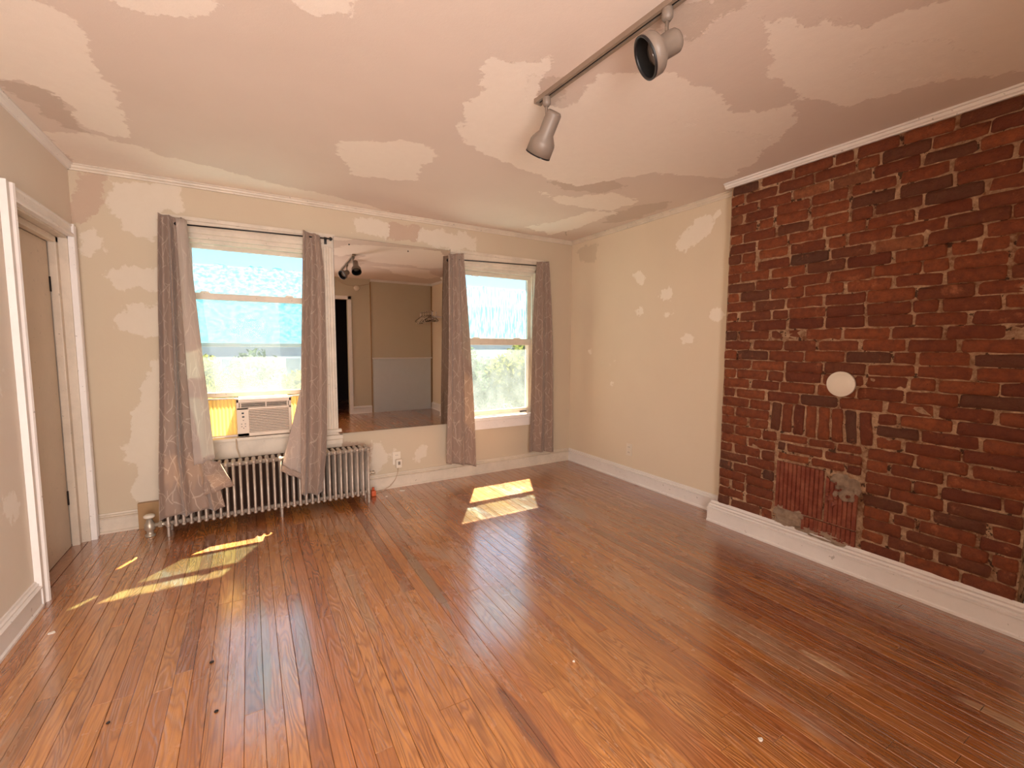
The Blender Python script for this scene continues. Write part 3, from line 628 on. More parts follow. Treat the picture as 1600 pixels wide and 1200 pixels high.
# ------------------------------------------------------------------ air conditioner
AX0, AX1, AZ0, AZ1, AY = -.100, .273, .598, .886, D-.065
ac = empty('air_conditioner', ((AX0+AX1)/2, D, AZ0)); tag(ac, 'off-white window air conditioner between yellowed pleated panels in the left window', 'air conditioner')
m_ = MB(); m_.box(AX0+.012, AY+.03, AZ0-.004, AX1-.012, D+.36, AZ1-.004, .006); m_.build('cabinet', M['plastic_ac'], ac)
m_ = MB()  # front frame around the openings
gx0, gx1, gz0, gz1 = AX0+.080, AX1-.022, AZ0+.028, AZ0+.205
vx0, vx1, vz0, vz1 = AX0+.018, AX1-.018, AZ0+.222, AZ0+.258
m_.box(AX0, AY, AZ0, AX1, AY+.032, gz0, .004); m_.box(AX0, AY, AZ0+.0, gx0, AY+.032, vz0, .004); m_.box(gx1, AY, AZ0, AX1, AY+.032, vz0, .004)
m_.box(AX0, AY, gz1, AX1, AY+.032, vz0, .003); m_.box(AX0, AY, vz0, vx0, AY+.032, AZ1, .004); m_.box(vx1, AY, vz0, AX1, AY+.032, AZ1, .004); m_.box(AX0, AY, vz1, AX1, AY+.032, AZ1, .004)
m_.build('front_panel', M['plastic_ac'], ac)
m_ = MB(); m_.box(gx0, AY+.022, gz0, gx1, AY+.03, gz1); m_.box(vx0, AY+.022, vz0, vx1, AY+.03, vz1); m_.build('dark_interior', M['dark'], ac)
for i in range(14):
    zz = gz0+(i+.5)*(gz1-gz0)/14; m_ = MB(); m_.add([(gx0, AY+.002, zz-.0035), (gx1, AY+.002, zz-.0035), (gx1, AY+.018, zz+.004), (gx0, AY+.018, zz+.004), (gx0, AY+.002, zz+.0015), (gx1, AY+.002, zz+.0015), (gx1, AY+.018, zz+.0065), (gx0, AY+.018, zz+.0065)], [(0, 1, 5, 4), (1, 2, 6, 5), (2, 3, 7, 6), (3, 0, 4, 7), (4, 5, 6, 7), (0, 3, 2, 1)])
    m_.build('grille_slat', M['plastic_ac'], ac)
for i in range(3):
    zz = vz0+(i+.5)*(vz1-vz0)/3; m_ = MB(); m_.box(vx0, AY+.006, zz-.0018, vx1, AY+.018, zz+.0018); m_.build('vent_slat', M['plastic_ac'], ac)
for xx in (vx0+.01, (vx0+vx1)/2+.01, vx1-.01): m_ = MB(); m_.box(xx-.004, AY+.003, vz0, xx+.004, AY+.02, vz1); m_.build('vent_divider', M['plastic_ac'], ac)
for i, (bx_, bz) in enumerate(((.040, .180), (.042, .152), (.042, .125), (.030, .098), (.054, .098), (.030, .078), (.054, .078), (.042, .066))):
    s_ = .0075 if i < 2 else .004; m_ = MB(); m_.box(AX0+bx_-s_, AY-.002, AZ0+bz-s_*.8, AX0+bx_+s_, AY+.002, AZ0+bz+s_*.8, .001); m_.build('control_button', M['black'] if i < 2 else M['lamp_grey'], ac)
def pleats(x0, x1, z0, z1):
    m_ = MB(); n = max(2, round((x1-x0)/.012)); vs = []
    for i in range(n+1):
        xx = x0+(x1-x0)*i/n; yy = D+.022+(.011 if i % 2 else -.002); vs += [(xx, yy, z0), (xx, yy, z1)]
    m_.add(vs, [(2*i, 2*i+2, 2*i+3, 2*i+1) for i in range(n)]); m_.build('pleated_panel', M['pleat'], ac)
    for za in (z1, z0-.010):
        m_ = MB(); m_.box(x0, D+.012, za, x1, D+.038, za+.011, .002); m_.build('panel_rail', M['plastic_ac'], ac)
pleats(W1[0]+.024, AX0+.006, .604, .880); pleats(AX1-.006, W1[2]-.024, .604, .880)
m_ = MB(); m_.box(AX0-.01, AY+.012, AZ1-.002, AX1+.01, AY+.05, AZ1+.008, .002); m_.build('top_flange', M['plastic_white'], ac)
# cord hanging below the unit
cd_ = [aty(369, 686, D-.062), aty(370, 700, D-.066), aty(374, 712, D-.07), aty(380, 726, D-.085)]
m_ = MB(); m_.tube([(p_.x, p_.y, p_.z) for p_ in cd_], .004, 8); m_.build('power_cord', M['cable'], ac)

# ------------------------------------------------------------------ radiator
NS = 32; RX0, RX1 = -.515, .806; pit = (RX1-RX0)/(NS-1); yf, yb = 3.668, 3.80; zt, zb = .447, .075
rad = empty('radiator', ((RX0+RX1)/2, (yf+yb)/2, 0)); tag(rad, 'silver painted cast-iron column radiator under the left window', 'radiator')
def section_mesh(leg):
    m_ = MB(); cols = [yf+(yb-yf)*i/3 for i in range(4)]
    for i, yy in enumerate(cols):
        lo = 0.0 if (leg and i in (0, 3)) else zb
        m_.tube([(0, yy, lo), (0, yy, lo+.004), (0, yy, zt)], [.0085, .0090, .0090], 8)
    for zz, r in ((zt, .0145), (zb, .0135)):
        m_.tube([(0, yf-.012, zz-.004), (0, yf-.008, zz), (0, yf, zz+.001), (0, yb, zz+.001), (0, yb+.008, zz), (0, yb+.012, zz-.004)], [.006, .0115, r, r, .0115, .006], 10)
    m_.tube([(-pit/2, yf+.033, zt-.006), (pit/2, yf+.033, zt-.006)], .016, 10); m_.tube([(-pit/2, yf+.05, zb+.004), (pit/2, yf+.05, zb+.004)], .016, 10)
    me = bpy.data.meshes.new('radiator_section'); me.from_pydata(m_.v, [], m_.f); me.polygons.foreach_set('use_smooth', m_.sm); me.materials.append(M['silver']); return me
me_a, me_b = section_mesh(False), section_mesh(True)
for i in range(NS):
    o = bpy.data.objects.new('radiator_section', me_b if i in (0, 16, NS-1) else me_a); C.objects.link(o); o.parent = rad; o.matrix_parent_inverse = Matrix.Translation(-rad.location); o.location = (RX0+i*pit, 0, 0)
m_ = MB(); m_.lathe([(0, 0), (0, .02), (.012, .02), (.014, .012), (.03, .012), (.032, .017), (.045, .015), (.046, 0)], (RX1+.015, 3.72, .235), (1, 0, 0), 12); m_.build('air_vent', M['iron'], rad)
# supply valve at the left end
va = empty('radiator_valve', (-.625, 3.75, 0)); tag(va, 'stubby metal shut-off valve on the floor at the left end of the radiator', 'valve')
m_ = MB(); m_.lathe([(0, 0), (0, .030), (.012, .030), (.016, .020), (.04, .020), (.05, .030), (.085, .030), (.095, .022), (.12, .015), (.125, 0)], (-.625, 3.745, 0), (0, 0, 1), 16); m_.build('valve_body', M['iron'], va)
m_ = MB(); m_.lathe([(0, 0), (0, .026), (.006, .032), (.016, .032), (.022, .024), (.024, 0)], (-.625, 3.745, .128), (0, 0, 1), 16); m_.build('handle', M['plastic_white'], va)
m_ = MB(); m_.tube([(-.60, 3.745, .072), (-.53, 3.735, .075)], .014, 10); m_.lathe([(0, 0), (0, .022), (.02, .022), (.02, 0)], (-.575, 3.742, .073), (1, -.1, 0), 6, False); m_.build('union_nut', M['iron'], va)
m_ = MB(); m_.box(-.715, D-.045, 0, -.585, D-.005, .182, .002)
tag(m_.build('wood_panel', M['tan_board']), 'raw tan board standing against the wall behind the radiator valve', 'board')

m_ = MB(); m_.box(-.58, D-.034, 0.002, .79, D-.0005, .425, .002)  # dark sheet added as the shade between the radiator columns
tag(m_.build('gap_shade_sheet', simple('gap_shade_brown', rgb(74, 48, 34), .8)), 'added dark sheet for the shade behind the radiator columns', 'board')
# ------------------------------------------------------------------ curtains
def pl_(pts, f):  # polyline by fraction
    n = len(pts)-1; x_ = f*n; i = min(int(x_), n-1); t_ = x_-i; a, b = pts[i], pts[i+1]; return [a[k]+(b[k]-a[k])*t_ for k in range(len(a))]
def curtain(name, lab, Lp, Rp, Y, folds, amp, hem=lambda u: 0, phase=0, mat='cloth', parent=None, nu=72, nv=60, flat_top=.5, group=None):
    """Lp, Rp: left and right edge (px, py) listed top to bottom at equal fractions; Y list of depths"""
    n = len(Lp); vs = []; uvs = []
    L3 = [aty(p_[0], p_[1], Y[i]) for i, p_ in enumerate(Lp)]; R3 = [aty(p_[0], p_[1], Y[i]) for i, p_ in enumerate(Rp)]
    def sm(P, f):
        x_ = f*(n-1); i = min(int(x_), n-2); t_ = x_-i
        p0, p1, p2, p3 = P[max(i-1, 0)], P[i], P[i+1], P[min(i+2, n-1)]
        return .5*((2*p1)+(p2-p0)*t_+(2*p0-5*p1+4*p2-p3)*t_*t_+(3*p1-p0-3*p2+p3)*t_**3)
    W_ = .62
    for j in range(nv+1):
        v = j/nv
        for i in range(nu+1):
            u = i/nu; vv = min(1, v*(1-hem(u))); a = sm(L3, vv); b = sm(R3, vv)
            p_ = a+(b-a)*u; am = amp*(flat_top+(1-flat_top)*min(1, v*2.2)); wob = .35*math.sin(v*4+u*5)
            s_ = math.sin(2*PI*folds*u+phase+wob*.5)+.30*math.sin(2*PI*folds*2.1*u+1+2*v)
            p_.y -= am*s_; p_.x += am*.35*math.cos(2*PI*folds*u+phase+wob)*min(1, 6*u, 6*(1-u))
            vs.append(tuple(p_)); uvs.append((u*W_+Lp[0][0]*.013, (1-v)*2.1))
    fs = [(j*(nu+1)+i, j*(nu+1)+i+1, (j+1)*(nu+1)+i+1, (j+1)*(nu+1)+i) for j in range(nv) for i in range(nu)]
    me = bpy.data.meshes.new(name); me.from_pydata(vs, [], fs); uvl = me.uv_layers.new(name='UVMap')
    for lp in me.loops: uvl.data[lp.index].uv = uvs[lp.vertex_index]
    me.polygons.foreach_set('use_smooth', [True]*len(fs)); o = link(name, me, M[mat], parent)
    sm_ = o.modifiers.new('thick', 'SOLIDIFY'); sm_.thickness = .0018
    if lab: tag(o, lab, 'curtain', 'twig-pattern curtains')
    return o
c1 = curtain('curtain', 'leftmost taupe curtain, draped over the radiator end beside the left window',
    [(247, 333), (247, 410), (248, 490), (250, 570), (250, 650), (249, 730), (250, 812)],
    [(288, 342), (298, 405), (304, 480), (309, 560), (318, 640), (330, 712), (352, 792)], [D-.10, D-.105, D-.13, D-.20, D-.30, D-.372, D-.375], 2.2, .036, hem=lambda u: .0, phase=2.2)
# turned-back lining fold of the first curtain
def flap(pts, mat, parent, name, nu=14, nv=14, bulge=.02, solid=True):
    """quad patch from 4 corner 3-D points a(top-left) b(top-right) c(bottom-right) d(bottom-left)"""
    a, b, c, d = [Vector(p_) for p_ in pts]; vs = []; uv = []
    for j in range(nv+1):
        for i in range(nu+1):
            u, v = i/nu, j/nv; p_ = (a*(1-u)+b*u)*(1-v)+(d*(1-u)+c*u)*v
            p_ = p_+Vector((0, -bulge*math.sin(PI*u)*math.sin(PI*min(1, v+.1))+.004*math.sin(9*v+6*u), .004*math.sin(12*u)*v)); vs.append(tuple(p_)); uv.append((u*.25+.2, (1-v)*.8))
    fs = [(j*(nu+1)+i, j*(nu+1)+i+1, (j+1)*(nu+1)+i+1, (j+1)*(nu+1)+i) for j in range(nv) for i in range(nu)]
    me = bpy.data.meshes.new(name); me.from_pydata(vs, [], fs); uvl = me.uv_layers.new(name='UVMap')
    for lp in me.loops: uvl.data[lp.index].uv = uv[lp.vertex_index]
    me.polygons.foreach_set('use_smooth', [True]*len(fs)); o = link(name, me, M[mat], parent); s_ = o.modifiers.new('thick', 'SOLIDIFY'); s_.thickness = .0018; return o
tag(flap([aty(274, 340, D-.145), aty(291, 344, D-.13), aty(336, 716, D-.41), aty(303, 728, D-.43)], 'lining', c1, 'lining_edge', 18, 40, .018), 'pale back of the cloth folded forward')
tag(flap([aty(318, 715, D-.42), aty(343, 722, D-.39), aty(366, 758, D-.385), aty(318, 775, D-.42)], 'cloth', c1, 'hem_corner', 16, 14, .02), 'hem corner flipped outward')
c2 = curtain('curtain', 'taupe curtain right of the air conditioner, one corner pulled aside',
    [(473, 360), (472, 430), (471, 500), (470, 570), (470, 640), (470, 705), (470, 774)],
    [(500, 368), (507, 430), (509, 500), (511, 570), (512, 640), (511, 705), (505, 772)], [D-.10, D-.11, D-.14, D-.20, D-.30, D-.372, D-.375], 1.6, .032, phase=.6, hem=lambda u: .012*(2*u-1)**2)
tag(flap([aty(470.5, 605, D-.23), aty(474, 640, D-.28), aty(474, 742, D-.375), aty(441, 726, D-.375)], 'lining', c2, 'lining_flap', 14, 24, .004), 'pale lining of the pulled-back corner')
tag(flap([aty(441, 726, D-.378), aty(474, 741, D-.378), aty(474, 750, D-.38), aty(439, 737, D-.38)], 'cloth', c2, 'hem_band', 8, 3, .0), 'patterned hem of the pulled-back corner')
c3 = curtain('curtain', 'taupe curtain overlapping the right edge of the mirror',
    [(700, 397), (700, 465), (700, 530), (699, 600), (698, 660), (697, 724)], [(724, 396), (729, 465), (733, 530), (737, 600), (740, 660), (742, 728)], [D-.09, D-.10, D-.10, D-.10, D-.10, D-.10], 2.2, .028, phase=.3)
c4 = curtain('curtain', 'rightmost taupe curtain, beside the corner of the plain cream wall',
    [(837, 409), (832, 465), (829, 530), (827, 600), (826, 660), (824, 706)], [(857, 409), (860, 465), (862, 530), (863, 600), (863, 660), (863, 706)], [D-.09, D-.10, D-.10, D-.10, D-.10, D-.10], 2.1, .028, phase=1.4)
def rod(lab, a, b, Y, wx):
    A = aty(*a, Y); B = aty(*b, Y); e = empty('curtain_rod', tuple((A+B)/2)); tag(e, lab, 'curtain rod')
    m_ = MB(); m_.tube([A, B], .0055, 8); m_.build('rod', M['black'], e)
    for P_, sg in ((A, -1), (B, 1)):
        m_ = MB(); m_.lathe([(0, 0), (0, .006), (.004, .013), (.012, .015), (.020, .011), (.026, .004), (.028, 0)], P_, (sg, 0, 0), 12); m_.build('finial', M['black'], e)
        m_ = MB(); m_.tube([P_+Vector((-sg*.02, 0, -.004)), Vector((P_.x-sg*.02, D-.028, P_.z-.01))], .005, 6); m_.box(P_.x-sg*.02-.010, D-.034, P_.z-.035, P_.x-sg*.02+.010, D-.029, P_.z+.02); m_.build('bracket', M['black'], e)
rod('thin black curtain rod across the top of the left window', (279, 350), (514, 373), D-.085, 0)
rod('thin black curtain rod across the top of the right window', (706, 405), (852, 416), D-.07, 0)

# ------------------------------------------------------------------ mirror
mir = empty('mirror', (1.13, D-.012, .548)); tag(mir, 'large frameless wall mirror between the two windows', 'mirror')
m_ = MB(); x0, x1, z0, z1 = .628, 1.652, .548, 2.180; th = .30*PI/180
def my(z): return D-.030-(z-z0)*math.tan(th)*1.0
m_.add([(x0, my(z0), z0), (x1, my(z0), z0), (x1, my(z1), z1), (x0, my(z1), z1)], [(0, 1, 2, 3)]); m_.build('mirror_face', M['mirror'], mir)
m_ = MB(); e_ = .0008
m_.add([(x0-e_, my(z0)+.0004, z0-e_), (x1+e_, my(z0)+.0004, z0-e_), (x1+e_, my(z1)+.0004, z1+e_), (x0-e_, my(z1)+.0004, z1+e_), (x0-e_, my(z0)+.008, z0-e_), (x1+e_, my(z0)+.008, z0-e_), (x1+e_, my(z1)+.008, z1+e_), (x0-e_, my(z1)+.008, z1+e_)],
       [(0, 1, 2, 3), (4, 5, 6, 7), (0, 1, 5, 4), (1, 2, 6, 5), (2, 3, 7, 6), (3, 0, 4, 7)]); m_.build('backing', M['dark'], mir)
for (a_, b_) in ((.75, 2.13), (1.25, 2.13)):
    m_ = MB(); m_.lathe([(0, 0), (0, .006), (.003, .005), (.004, 0)], (a_, my(b_)-.0005, b_), (0, -1, 0), 10); m_.build('mirror_screw', M['dark'], mir)

# ------------------------------------------------------------------ door in the left wall
d1 = empty('door_1', (XL, (DY0+DY1)/2, 0)); struct(d1, 'closed painted door in the left wall beside the window wall', 'door')
m_ = MB(); m_.box(XL-.115, DY0+.02, .004, XL-.080, DY1-.062, DZ-.055, .002); m_.build('door_slab', M['door'], d1)
m_ = MB(); m_.box(XL-.119, DY0, 0, XL+.002, DY0+.018, DZ); m_.box(XL-.119, DY1-.018, 0, XL+.002, DY1, DZ); m_.box(XL-.119, DY0, DZ-.018, XL+.002, DY1, DZ)
m_.box(XL-.078, DY1-.06, 0, XL-.040, DY1-.018, DZ-.018, .004); m_.box(XL-.078, DY0+.018, DZ-.055, XL-.040, DY1-.018, DZ-.018, .004); m_.box(XL-.078, DY0+.018, 0, XL-.040, DY0+.05, DZ-.018, .004)
m_.build('door_jamb', M['trim_old'], d1)
CAP = [(0, 0), (.030, 0), (.034, .008), (.030, .02), (.020, .026), (.020, .060), (.026, .066), (.026, .074), (0, .076)]
for nm_, a, b, up in (('side_casing', (XL+.001, DY0+.004, 0), (XL+.001, DY0+.004, DZ+.076), (0, -1, 0)), ('side_casing', (XL+.001, DY1-.004, 0), (XL+.001, DY1-.004, DZ+.076), (0, 1, 0)), ('head_casing', (XL+.001, DY0+.0035, DZ-.004), (XL+.001, DY1-.0035, DZ-.004), (0, 0, 1))):
    m_ = MB(); m_.prism(CAP, a, b, (1, 0, 0), up); m_.build(nm_, M['trim'], d1)
for zz in (.32, 1.66):
    m_ = MB(); m_.tube([(XL-.078, DY1-.066, zz-.045), (XL-.078, DY1-.066, zz+.045)], .006, 8); m_.build('hinge', M['dark'], d1)

# ------------------------------------------------------------------ rear (seen in the mirror)
d2 = empty('door_2', (1.15, YR, 0)); struct(d2, 'dark open doorway in the rear wall seen in the mirror', 'door')
for (a, b, c, d_) in ((RX[2], 1.60, 0, 2.12), (RX[1]-.06, RX[1], 0, 2.12), (RX[1]-.06, 1.60, 2.06, 2.12)):
    m_ = MB(); m_.box(a, YR, c, b, YR+.02, d_, .003); m_.build('casing', M['trim'], d2)
rp = empty('wall_panel', (2.5, YR, 0)); struct(rp, 'boarded rear recess with a white lower panel seen in the mirror', 'wall panel')
m_ = MB(); m_.box(1.965, YR, 0, 3.075, YR+.022, 1.0, .003); m_.build('lower_panel', M['white_board'], rp)
m_ = MB(); m_.box(1.945, YR, 1.0, 3.10, YR+.045, 1.022, .003); m_.build('ledge', M['trim'], rp)
m_ = MB(); m_.box(1.93, YR, 0, 1.945, YR+.014, ZC-.05); m_.box(3.095, YR, 0, 3.110, YR+.014, ZC-.05); m_.build('panel_strip', M['tan_board'], rp)
sd_ = empty('smoke_detector', (1.70, YR, 2.27)); tag(sd_, 'round cream detector on the rear wall seen in the mirror', 'detector')
m_ = MB(); m_.lathe([(0, 0), (0, .05), (.02, .048), (.03, .038), (.032, 0)], (1.70, YR, 2.27), (0, 1, 0), 20); m_.build('housing', M['plastic_white'], sd_)
wp = [(1.94, 2.36), (1.85, 2.34), (1.76, 2.315), (1.66, 2.30), (1.55, 2.305), (1.45, 2.34), (1.36, 2.40)]
m_ = MB(); m_.tube([(a, YR+.008, b) for a, b in wp], .004, 6); m_.build('wire', M['cable'], sd_)
# hangers on a short rail in the recess
hr = empty('clothes_rail', (2.9, -.12, 1.80)); tag(hr, 'wall rail carrying clothes hangers seen in the mirror', 'rail')
m_ = MB(); m_.tube([(2.80, -.25, 1.86), (2.80, .40, 1.86)], .010, 10); m_.build('rail', M['track'], hr)
for yy in (-.24, .38):
    m_ = MB(); m_.box(2.79, yy-.008, 1.75, XR-.0005, yy+.008, 1.775); m_.box(2.79, yy-.008, 1.75, 2.81, yy+.008, 1.855); m_.box(XR-.02, yy-.015, 1.68, XR-.0005, yy+.015, 1.90); m_.build('bracket', M['trim'], hr)
def hanger_mesh():
    m_ = MB(); r = .0045
    m_.tube([(-.20, 0, -.15), (0, 0, -.055), (.20, 0, -.15), (.205, 0, -.162), (.19, 0, -.168), (-.19, 0, -.168), (-.205, 0, -.162), (-.20, 0, -.15)], r, 6)
    m_.tube([(0, 0, -.055), (0, 0, -.012), (.016, 0, -.006), (.020, 0, .008), (.010, 0, .019), (-.006, 0, .019), (-.014, 0, .010)], .002, 6)
    me = bpy.data.meshes.new('clothes_hanger'); me.from_pydata(m_.v, [], m_.f); me.polygons.foreach_set('use_smooth', m_.sm); return me
hm_w, hm_b = hanger_mesh(), hanger_mesh(); hm_w.materials.append(M['plastic_white']); hm_b.materials.append(M['black'])
for i in range(14):
    wht = i % 3 != 1
    o = bpy.data.objects.new('clothes_hanger', hm_w if wht else hm_b); C.objects.link(o)
    o.location = (2.80, -.20+i*.042, 1.858); o.rotation_euler = (R_.uniform(-.02, .02), R_.uniform(-.14, .14)-.12, -.62+R_.uniform(-.04, .04))
    tag(o, ('white' if wht else 'black')+' clothes hanger on the rail seen in the mirror', 'hanger', ('white' if wht else 'black')+' hangers on the rail')

# ------------------------------------------------------------------ track light
tr = empty('track_light', (1.235, 1.2, ZC)); tag(tr, 'ceiling track with two grey flared spotlight heads, unlit', 'track light')
def txy(y): return 1.207+(1.81-y)*.062
m_ = MB(); a = Vector((txy(1.81), 1.81, ZC)); b = Vector((txy(.42), .42, ZC)); dr = (b-a).normalized(); sdv = Vector((-dr.y, dr.x, 0))
m_.prism([(-.018, 0), (-.018, -.020), (-.006, -.020), (-.006, -.012), (.006, -.012), (.006, -.020), (.018, -.020), (.018, 0)], a, b, sdv); m_.build('track', M['track'], tr)
m_ = MB(); m_.prism([(-.0055, -.0125), (-.0055, -.015), (.0055, -.015), (.0055, -.0125)], a+dr*.01, b, sdv); m_.build('track_slot', M['dark'], tr)
m_ = MB(); m_.prism([(-.020, 0), (-.020, -.022), (.020, -.022), (.020, 0)], a-dr*.004, a+dr*.006, sdv); m_.build('end_cap', M['track'], tr)
def head(back, front, r0, r1, top):
    back = Vector(back); front = Vector(front); ax = front-back; L_ = ax.length
    hd = MB(); hd.lathe([(0, 0), (0, r0*.8), (.008, r0*.97), (.016, r0), (L_*.50, r0), (L_*.66, r1*.93), (L_*.72, r1), (L_, r1*1.02), (L_, r1*.95), (L_*.72, r1*.93), (L_*.55, r0*.8)], back, ax, 32)
    ho = hd.build('spotlight_head', M['lamp_grey'], tr)
    m_ = MB(); m_.lathe([(L_-.002, r1*1.03), (L_+.004, r1*1.03), (L_+.004, r1*.93), (L_-.004, r1*.93)], back, ax, 32); m_.build('rim', M['black'], ho)
    m_ = MB(); m_.lathe([(L_*.62, r0*.8), (L_*.75, r1*.90), (L_*.97, r1*.93)], back, ax, 32); m_.build('inner_baffle', M['pit'], ho)
    m_ = MB(); m_.lathe([(L_*.52, 0), (L_*.52, r0*.7), (L_*.70, r1*.66), (L_*.76, r1*.6), (L_*.79, r1*.3), (L_*.80, 0)], back, ax, 24); m_.build('bulb', simple('unlit_lamp_glass', rgb(120, 110, 104), .12), ho)
    top = Vector(top); mid = back+ax*.30
    m_ = MB(); m_.lathe([(0, .017), (.012, .019), (.030, .019), (.040, .012), (.042, 0)], top, (0, 0, -1), 16); m_.tube([top-Vector((0, 0, .035)), Vector((top.x, top.y, mid.z+.02)), mid+Vector((0, 0, r0*.75))], .0065, 8); m_.build('stem', M['lamp_grey'], ho)
head((1.241, 1.722, 2.362), (1.232, 1.842, 2.215), .036, .060, (txy(1.745), 1.745, ZC-.017))
head((1.270, 1.068, 2.318), (1.180, 1.123, 2.258), .038, .066, (txy(1.10), 1.10, ZC-.017))

# ------------------------------------------------------------------ outlets, cable, scraps
def outlet(name, lab, cx, cy, cz_, nrm):
    e = empty(name, (cx, cy, cz_)); tag(e, lab, 'outlet'); nx_, ny_ = nrm
    def bx(a0, a1, z0, z1, d0, d1, nm, mat, bev=.0015):
        m_ = MB()
        if ny_: m_.box(cx+a0, cy-d1, z0, cx+a1, cy-d0, z1, bev)
        else: m_.box(cx-d1, cy+a0, z0, cx-d0, cy+a1, z1, bev)
        return m_.build(nm, mat, e)
    bx(-.036, .036, cz_-.058, cz_+.058, 0, .006, 'cover_plate', M['plastic_white'])
    for dz in (-.026, .026):
        bx(-.017, .017, cz_+dz-.014, cz_+dz+.014, .006, .009, 'receptacle', M['plastic_white'])
        for da in (-.007, .007): bx(da-.0015, da+.0015, cz_+dz-.003, cz_+dz+.007, .0085, .0095, 'slot', M['black'], 0)
    return e, bx
outlet('wall_outlet', 'white double outlet low on the plain cream wall', XR-.0005, 3.03, .306, (1, 0))
e, bx = outlet('wall_outlet', 'beige outlet under the mirror', 1.125, D-.0005, .268, (0, 1))
pg = empty('plug_adapter', (1.135, D-.012, .22)); tag(pg, 'small white plug-in adapter on the outlet under the mirror', 'plug')
m_ = MB(); m_.box(1.108, D-.05, .185, 1.162, D-.0105, .262, .007); m_.build('adapter_body', M['plastic_white'], pg)
m_ = MB(); m_.box(1.125, D-.053, .215, 1.145, D-.049, .245, .001); m_.build('adapter_face', M['lamp_grey'], pg)
m_ = MB(); P = [(1.13, D-.03, .187), (1.125, D-.032, .14), (1.10, D-.036, .08), (1.05, D-.05, .03), (.98, D-.065, .006), (.93, D-.08, .006), (.89, D-.10, .008)]
m_.tube(P, .003, 6); tag(m_.build('cord', M['cable']), 'thin cord running from the adapter down to the floor by the radiator', 'cord')
m_ = MB(); m_.box(.855, 3.79, .0, .895, 3.84, .05, .01); m_.tube([(.875, 3.815, .048), (.875, 3.815, .075)], .01, 8); tag(m_.build('orange_plug', M['orange']), 'small orange plug on the floor at the right end of the radiator', 'plug')
def chip(px, py, s_, lab, n=7):
    c_ = atz(px, py, 0); m_ = MB(); pts = [(c_.x+math.cos(2*PI*i/n)*s_*R_.uniform(.5, 1.2), c_.y+math.sin(2*PI*i/n)*s_*R_.uniform(.4, 1.)) for i in range(n)]
    vs = [(a, b, .0008) for a, b in pts]+[(a, b, .003+R_.uniform(0, .002)) for a, b in pts]
    m_.add(vs, [(i, (i+1) % n, n+(i+1) % n, n+i) for i in range(n)]+[tuple(range(n))[::-1], tuple(range(n, 2*n))]); tag(m_.build('paint_chip', M['chip']), lab, 'debris')
chip(628, 767, .032, 'torn white paper scrap on the floor under the mirror')
chip(604, 776, .012, 'small white scrap on the floor right of the radiator end')
chip(1188, 1156, .008, 'white paint chip on the right foreground floor')
chip(897, 1034, .006, 'tiny white paint chip on the middle of the floor')
chip(80, 990, .014, 'white paint smear on the floor by the left baseboard')
def spot(px, py, s_, lab):
    c_ = atz(px, py, 0); m_ = MB(); m_.lathe([(0, s_*1.1), (.002, s_*1.2), (.004, s_*.8), (.005, 0)], (c_.x, c_.y, .0006), (0, 0, 1), 7, False); tag(m_.build('dirt_crumb', M['dark']), lab, 'debris')
spot(331, 1035, .007, 'dark crumb on the foreground floor, nearest to the windows'); spot(338, 1112, .006, 'dark crumb on the foreground floor left of centre'); spot(169, 1130, .005, 'dark crumb at the lower left of the floor')

hk = atz(884, 363, ZC); m_ = MB(); m_.tube([(hk.x, hk.y, ZC-.0005), (hk.x, hk.y, ZC-.022), (hk.x+.008, hk.y, ZC-.028), (hk.x+.014, hk.y, ZC-.020)], .0022, 6); m_.lathe([(0, 0), (0, .009), (.002, .009), (.003, 0)], (hk.x, hk.y, ZC-.0005), (0, 0, -1), 10)
tag(m_.build('ceiling_hook', M['iron']), 'small hook in the ceiling by the far right corner', 'hook')
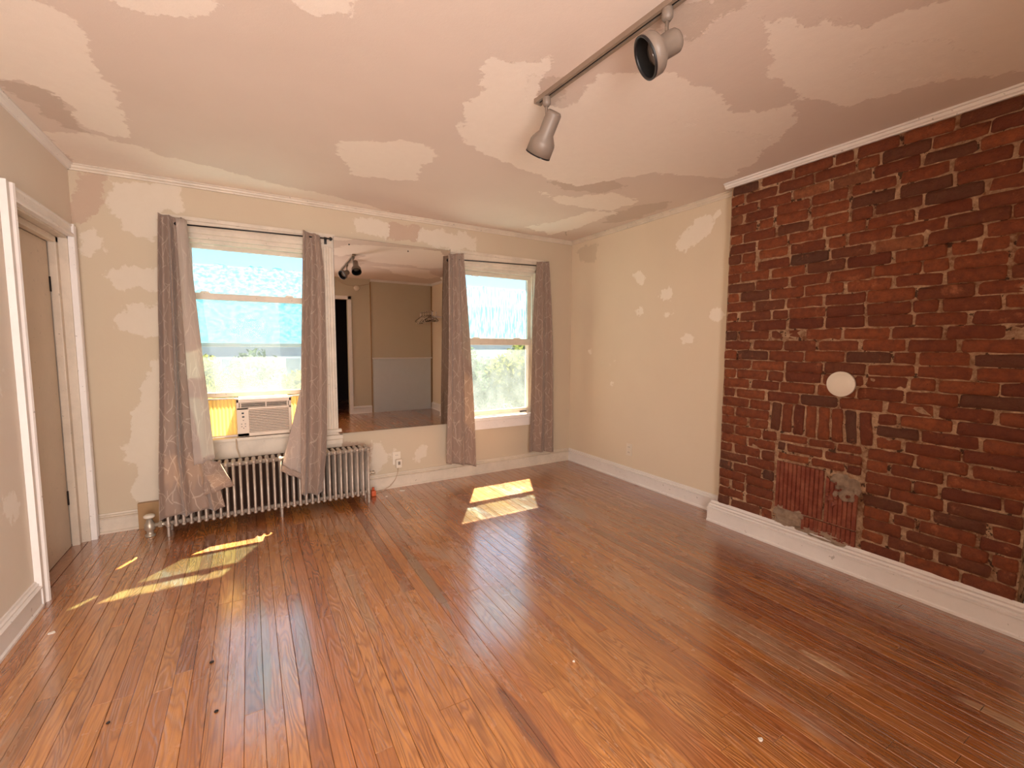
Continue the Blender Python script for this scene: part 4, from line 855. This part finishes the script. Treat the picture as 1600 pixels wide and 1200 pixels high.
# ------------------------------------------------------------------ outdoors
m_ = MB(); m_.box(-60, 4.2, -9.25, 80, 9.6, -8.95); struct(m_.build('bounce_slab', simple('bounce_slab_pale', rgb(226, 214, 196), .9)), 'added pale slab below the windows, bouncing sun onto the ceiling', 'bounce_slab')  # unseen pale slab added to bounce sunlight up to the ceiling
m_ = MB(); m_.box(-60, 9.6, -9.2, 80, 90, -9); struct(m_.build('ground', M['grass']), 'park lawn far below the windows', 'lawn')
def tree(cx, cy, top, rad_, n, mat, lab, seed):
    rr = np.random.RandomState(seed); e = empty('tree', (cx, cy, -9)); tag(e, lab, 'tree', 'trees outside the windows')
    m_ = MB(); m_.tube([(cx, cy, -9), (cx+.2, cy, -5), (cx, cy+.1, top-rad_*1.4)], [.35, .26, .12], 8)
    for k in range(5):
        a = k*1.26; m_.tube([(cx, cy, top-rad_*2.2), (cx+math.cos(a)*rad_*.6, cy+math.sin(a)*rad_*.6, top-rad_*.9)], [.12, .04], 6)
    m_.build('trunk', M['bark'], e)
    cls = [(np.clip(rr.normal(0, .42, 3), -.68, .68)*rad_, rad_*rr.uniform(.22, .36)) for _ in range(30)]; vs = []; fs = []
    for i in range(n):
        c_, r_ = cls[rr.randint(26)]; d_ = rr.normal(0, 1, 3); d_ /= np.linalg.norm(d_); c0 = np.array([cx, cy, top-rad_*1.0])+c_*np.array([1, 1, .75])+d_*r_*rr.uniform(.7, 1.1)
        if c0[2] > top: c0[2] = 2*top-c0[2]
        a = rr.normal(0, 1, 3); a /= np.linalg.norm(a); b = np.cross(a, rr.normal(0, 1, 3)); b /= np.linalg.norm(b); s_ = rr.uniform(.06, .14)*rad_/2
        k = len(vs); vs += [tuple(c0-a*s_), tuple(c0+b*s_*.5), tuple(c0+a*s_), tuple(c0-b*s_*.5)]; fs.append((k, k+1, k+2, k+3))
    me = bpy.data.meshes.new('foliage'); me.from_pydata(vs, [], fs); o = link('foliage', me, mat, e); o['kind'] = 'stuff'
tl_ = [(.2, 12.5, 1.35, 2.2, 'leaf', 'yellow-green tree seen above the air conditioner'), (-3.6, 16, 1.4, 2.0, 'leaf2', 'grey-green tree beyond the left edge of the left window'), (5.1, 12.5, 1.65, 1.65, 'leaf2', 'grey-green tree at the left of the right window'), (8.1, 11.6, 1.8, 1.9, 'leaf', 'bright yellow-green tree filling the right of the right window')]
for i, (a, b, c_, r_, mt, lb) in enumerate(tl_): tree(a, b, c_, r_, 15000, M[mt], lb, i+3)
for i in range(9): tree(-14+i*5.2, 24+R_.uniform(-.5, .5), 1.2+R_.uniform(-.3, .4), 2.7, 7000, M['leaf2' if i % 2 else 'leaf'], 'distant park tree, %s from the left of the far row' % ('first second third fourth fifth sixth seventh eighth ninth'.split()[i]), i+30)
bl_ = empty('apartment_building', (6, 46, -9)); tag(bl_, 'pale distant building above the trees', 'building')
m_ = MB(); m_.box(-16, 44, -9, 40, 56, 5.1); m_.box(-16.4, 43.6, 5.1, 40.4, 56, 5.5); m_.build('facade', M['pale_stucco'], bl_)
for i in range(22):
    for zz in (-1.5, 1.6): m_ = MB(); m_.box(-14+i*2.4, 43.9, zz, -12.9+i*2.4, 44.05, zz+1.6); m_.build('window', M['blue_glass'], bl_)
print('bricks', nb, 'planks', len(fl.children))
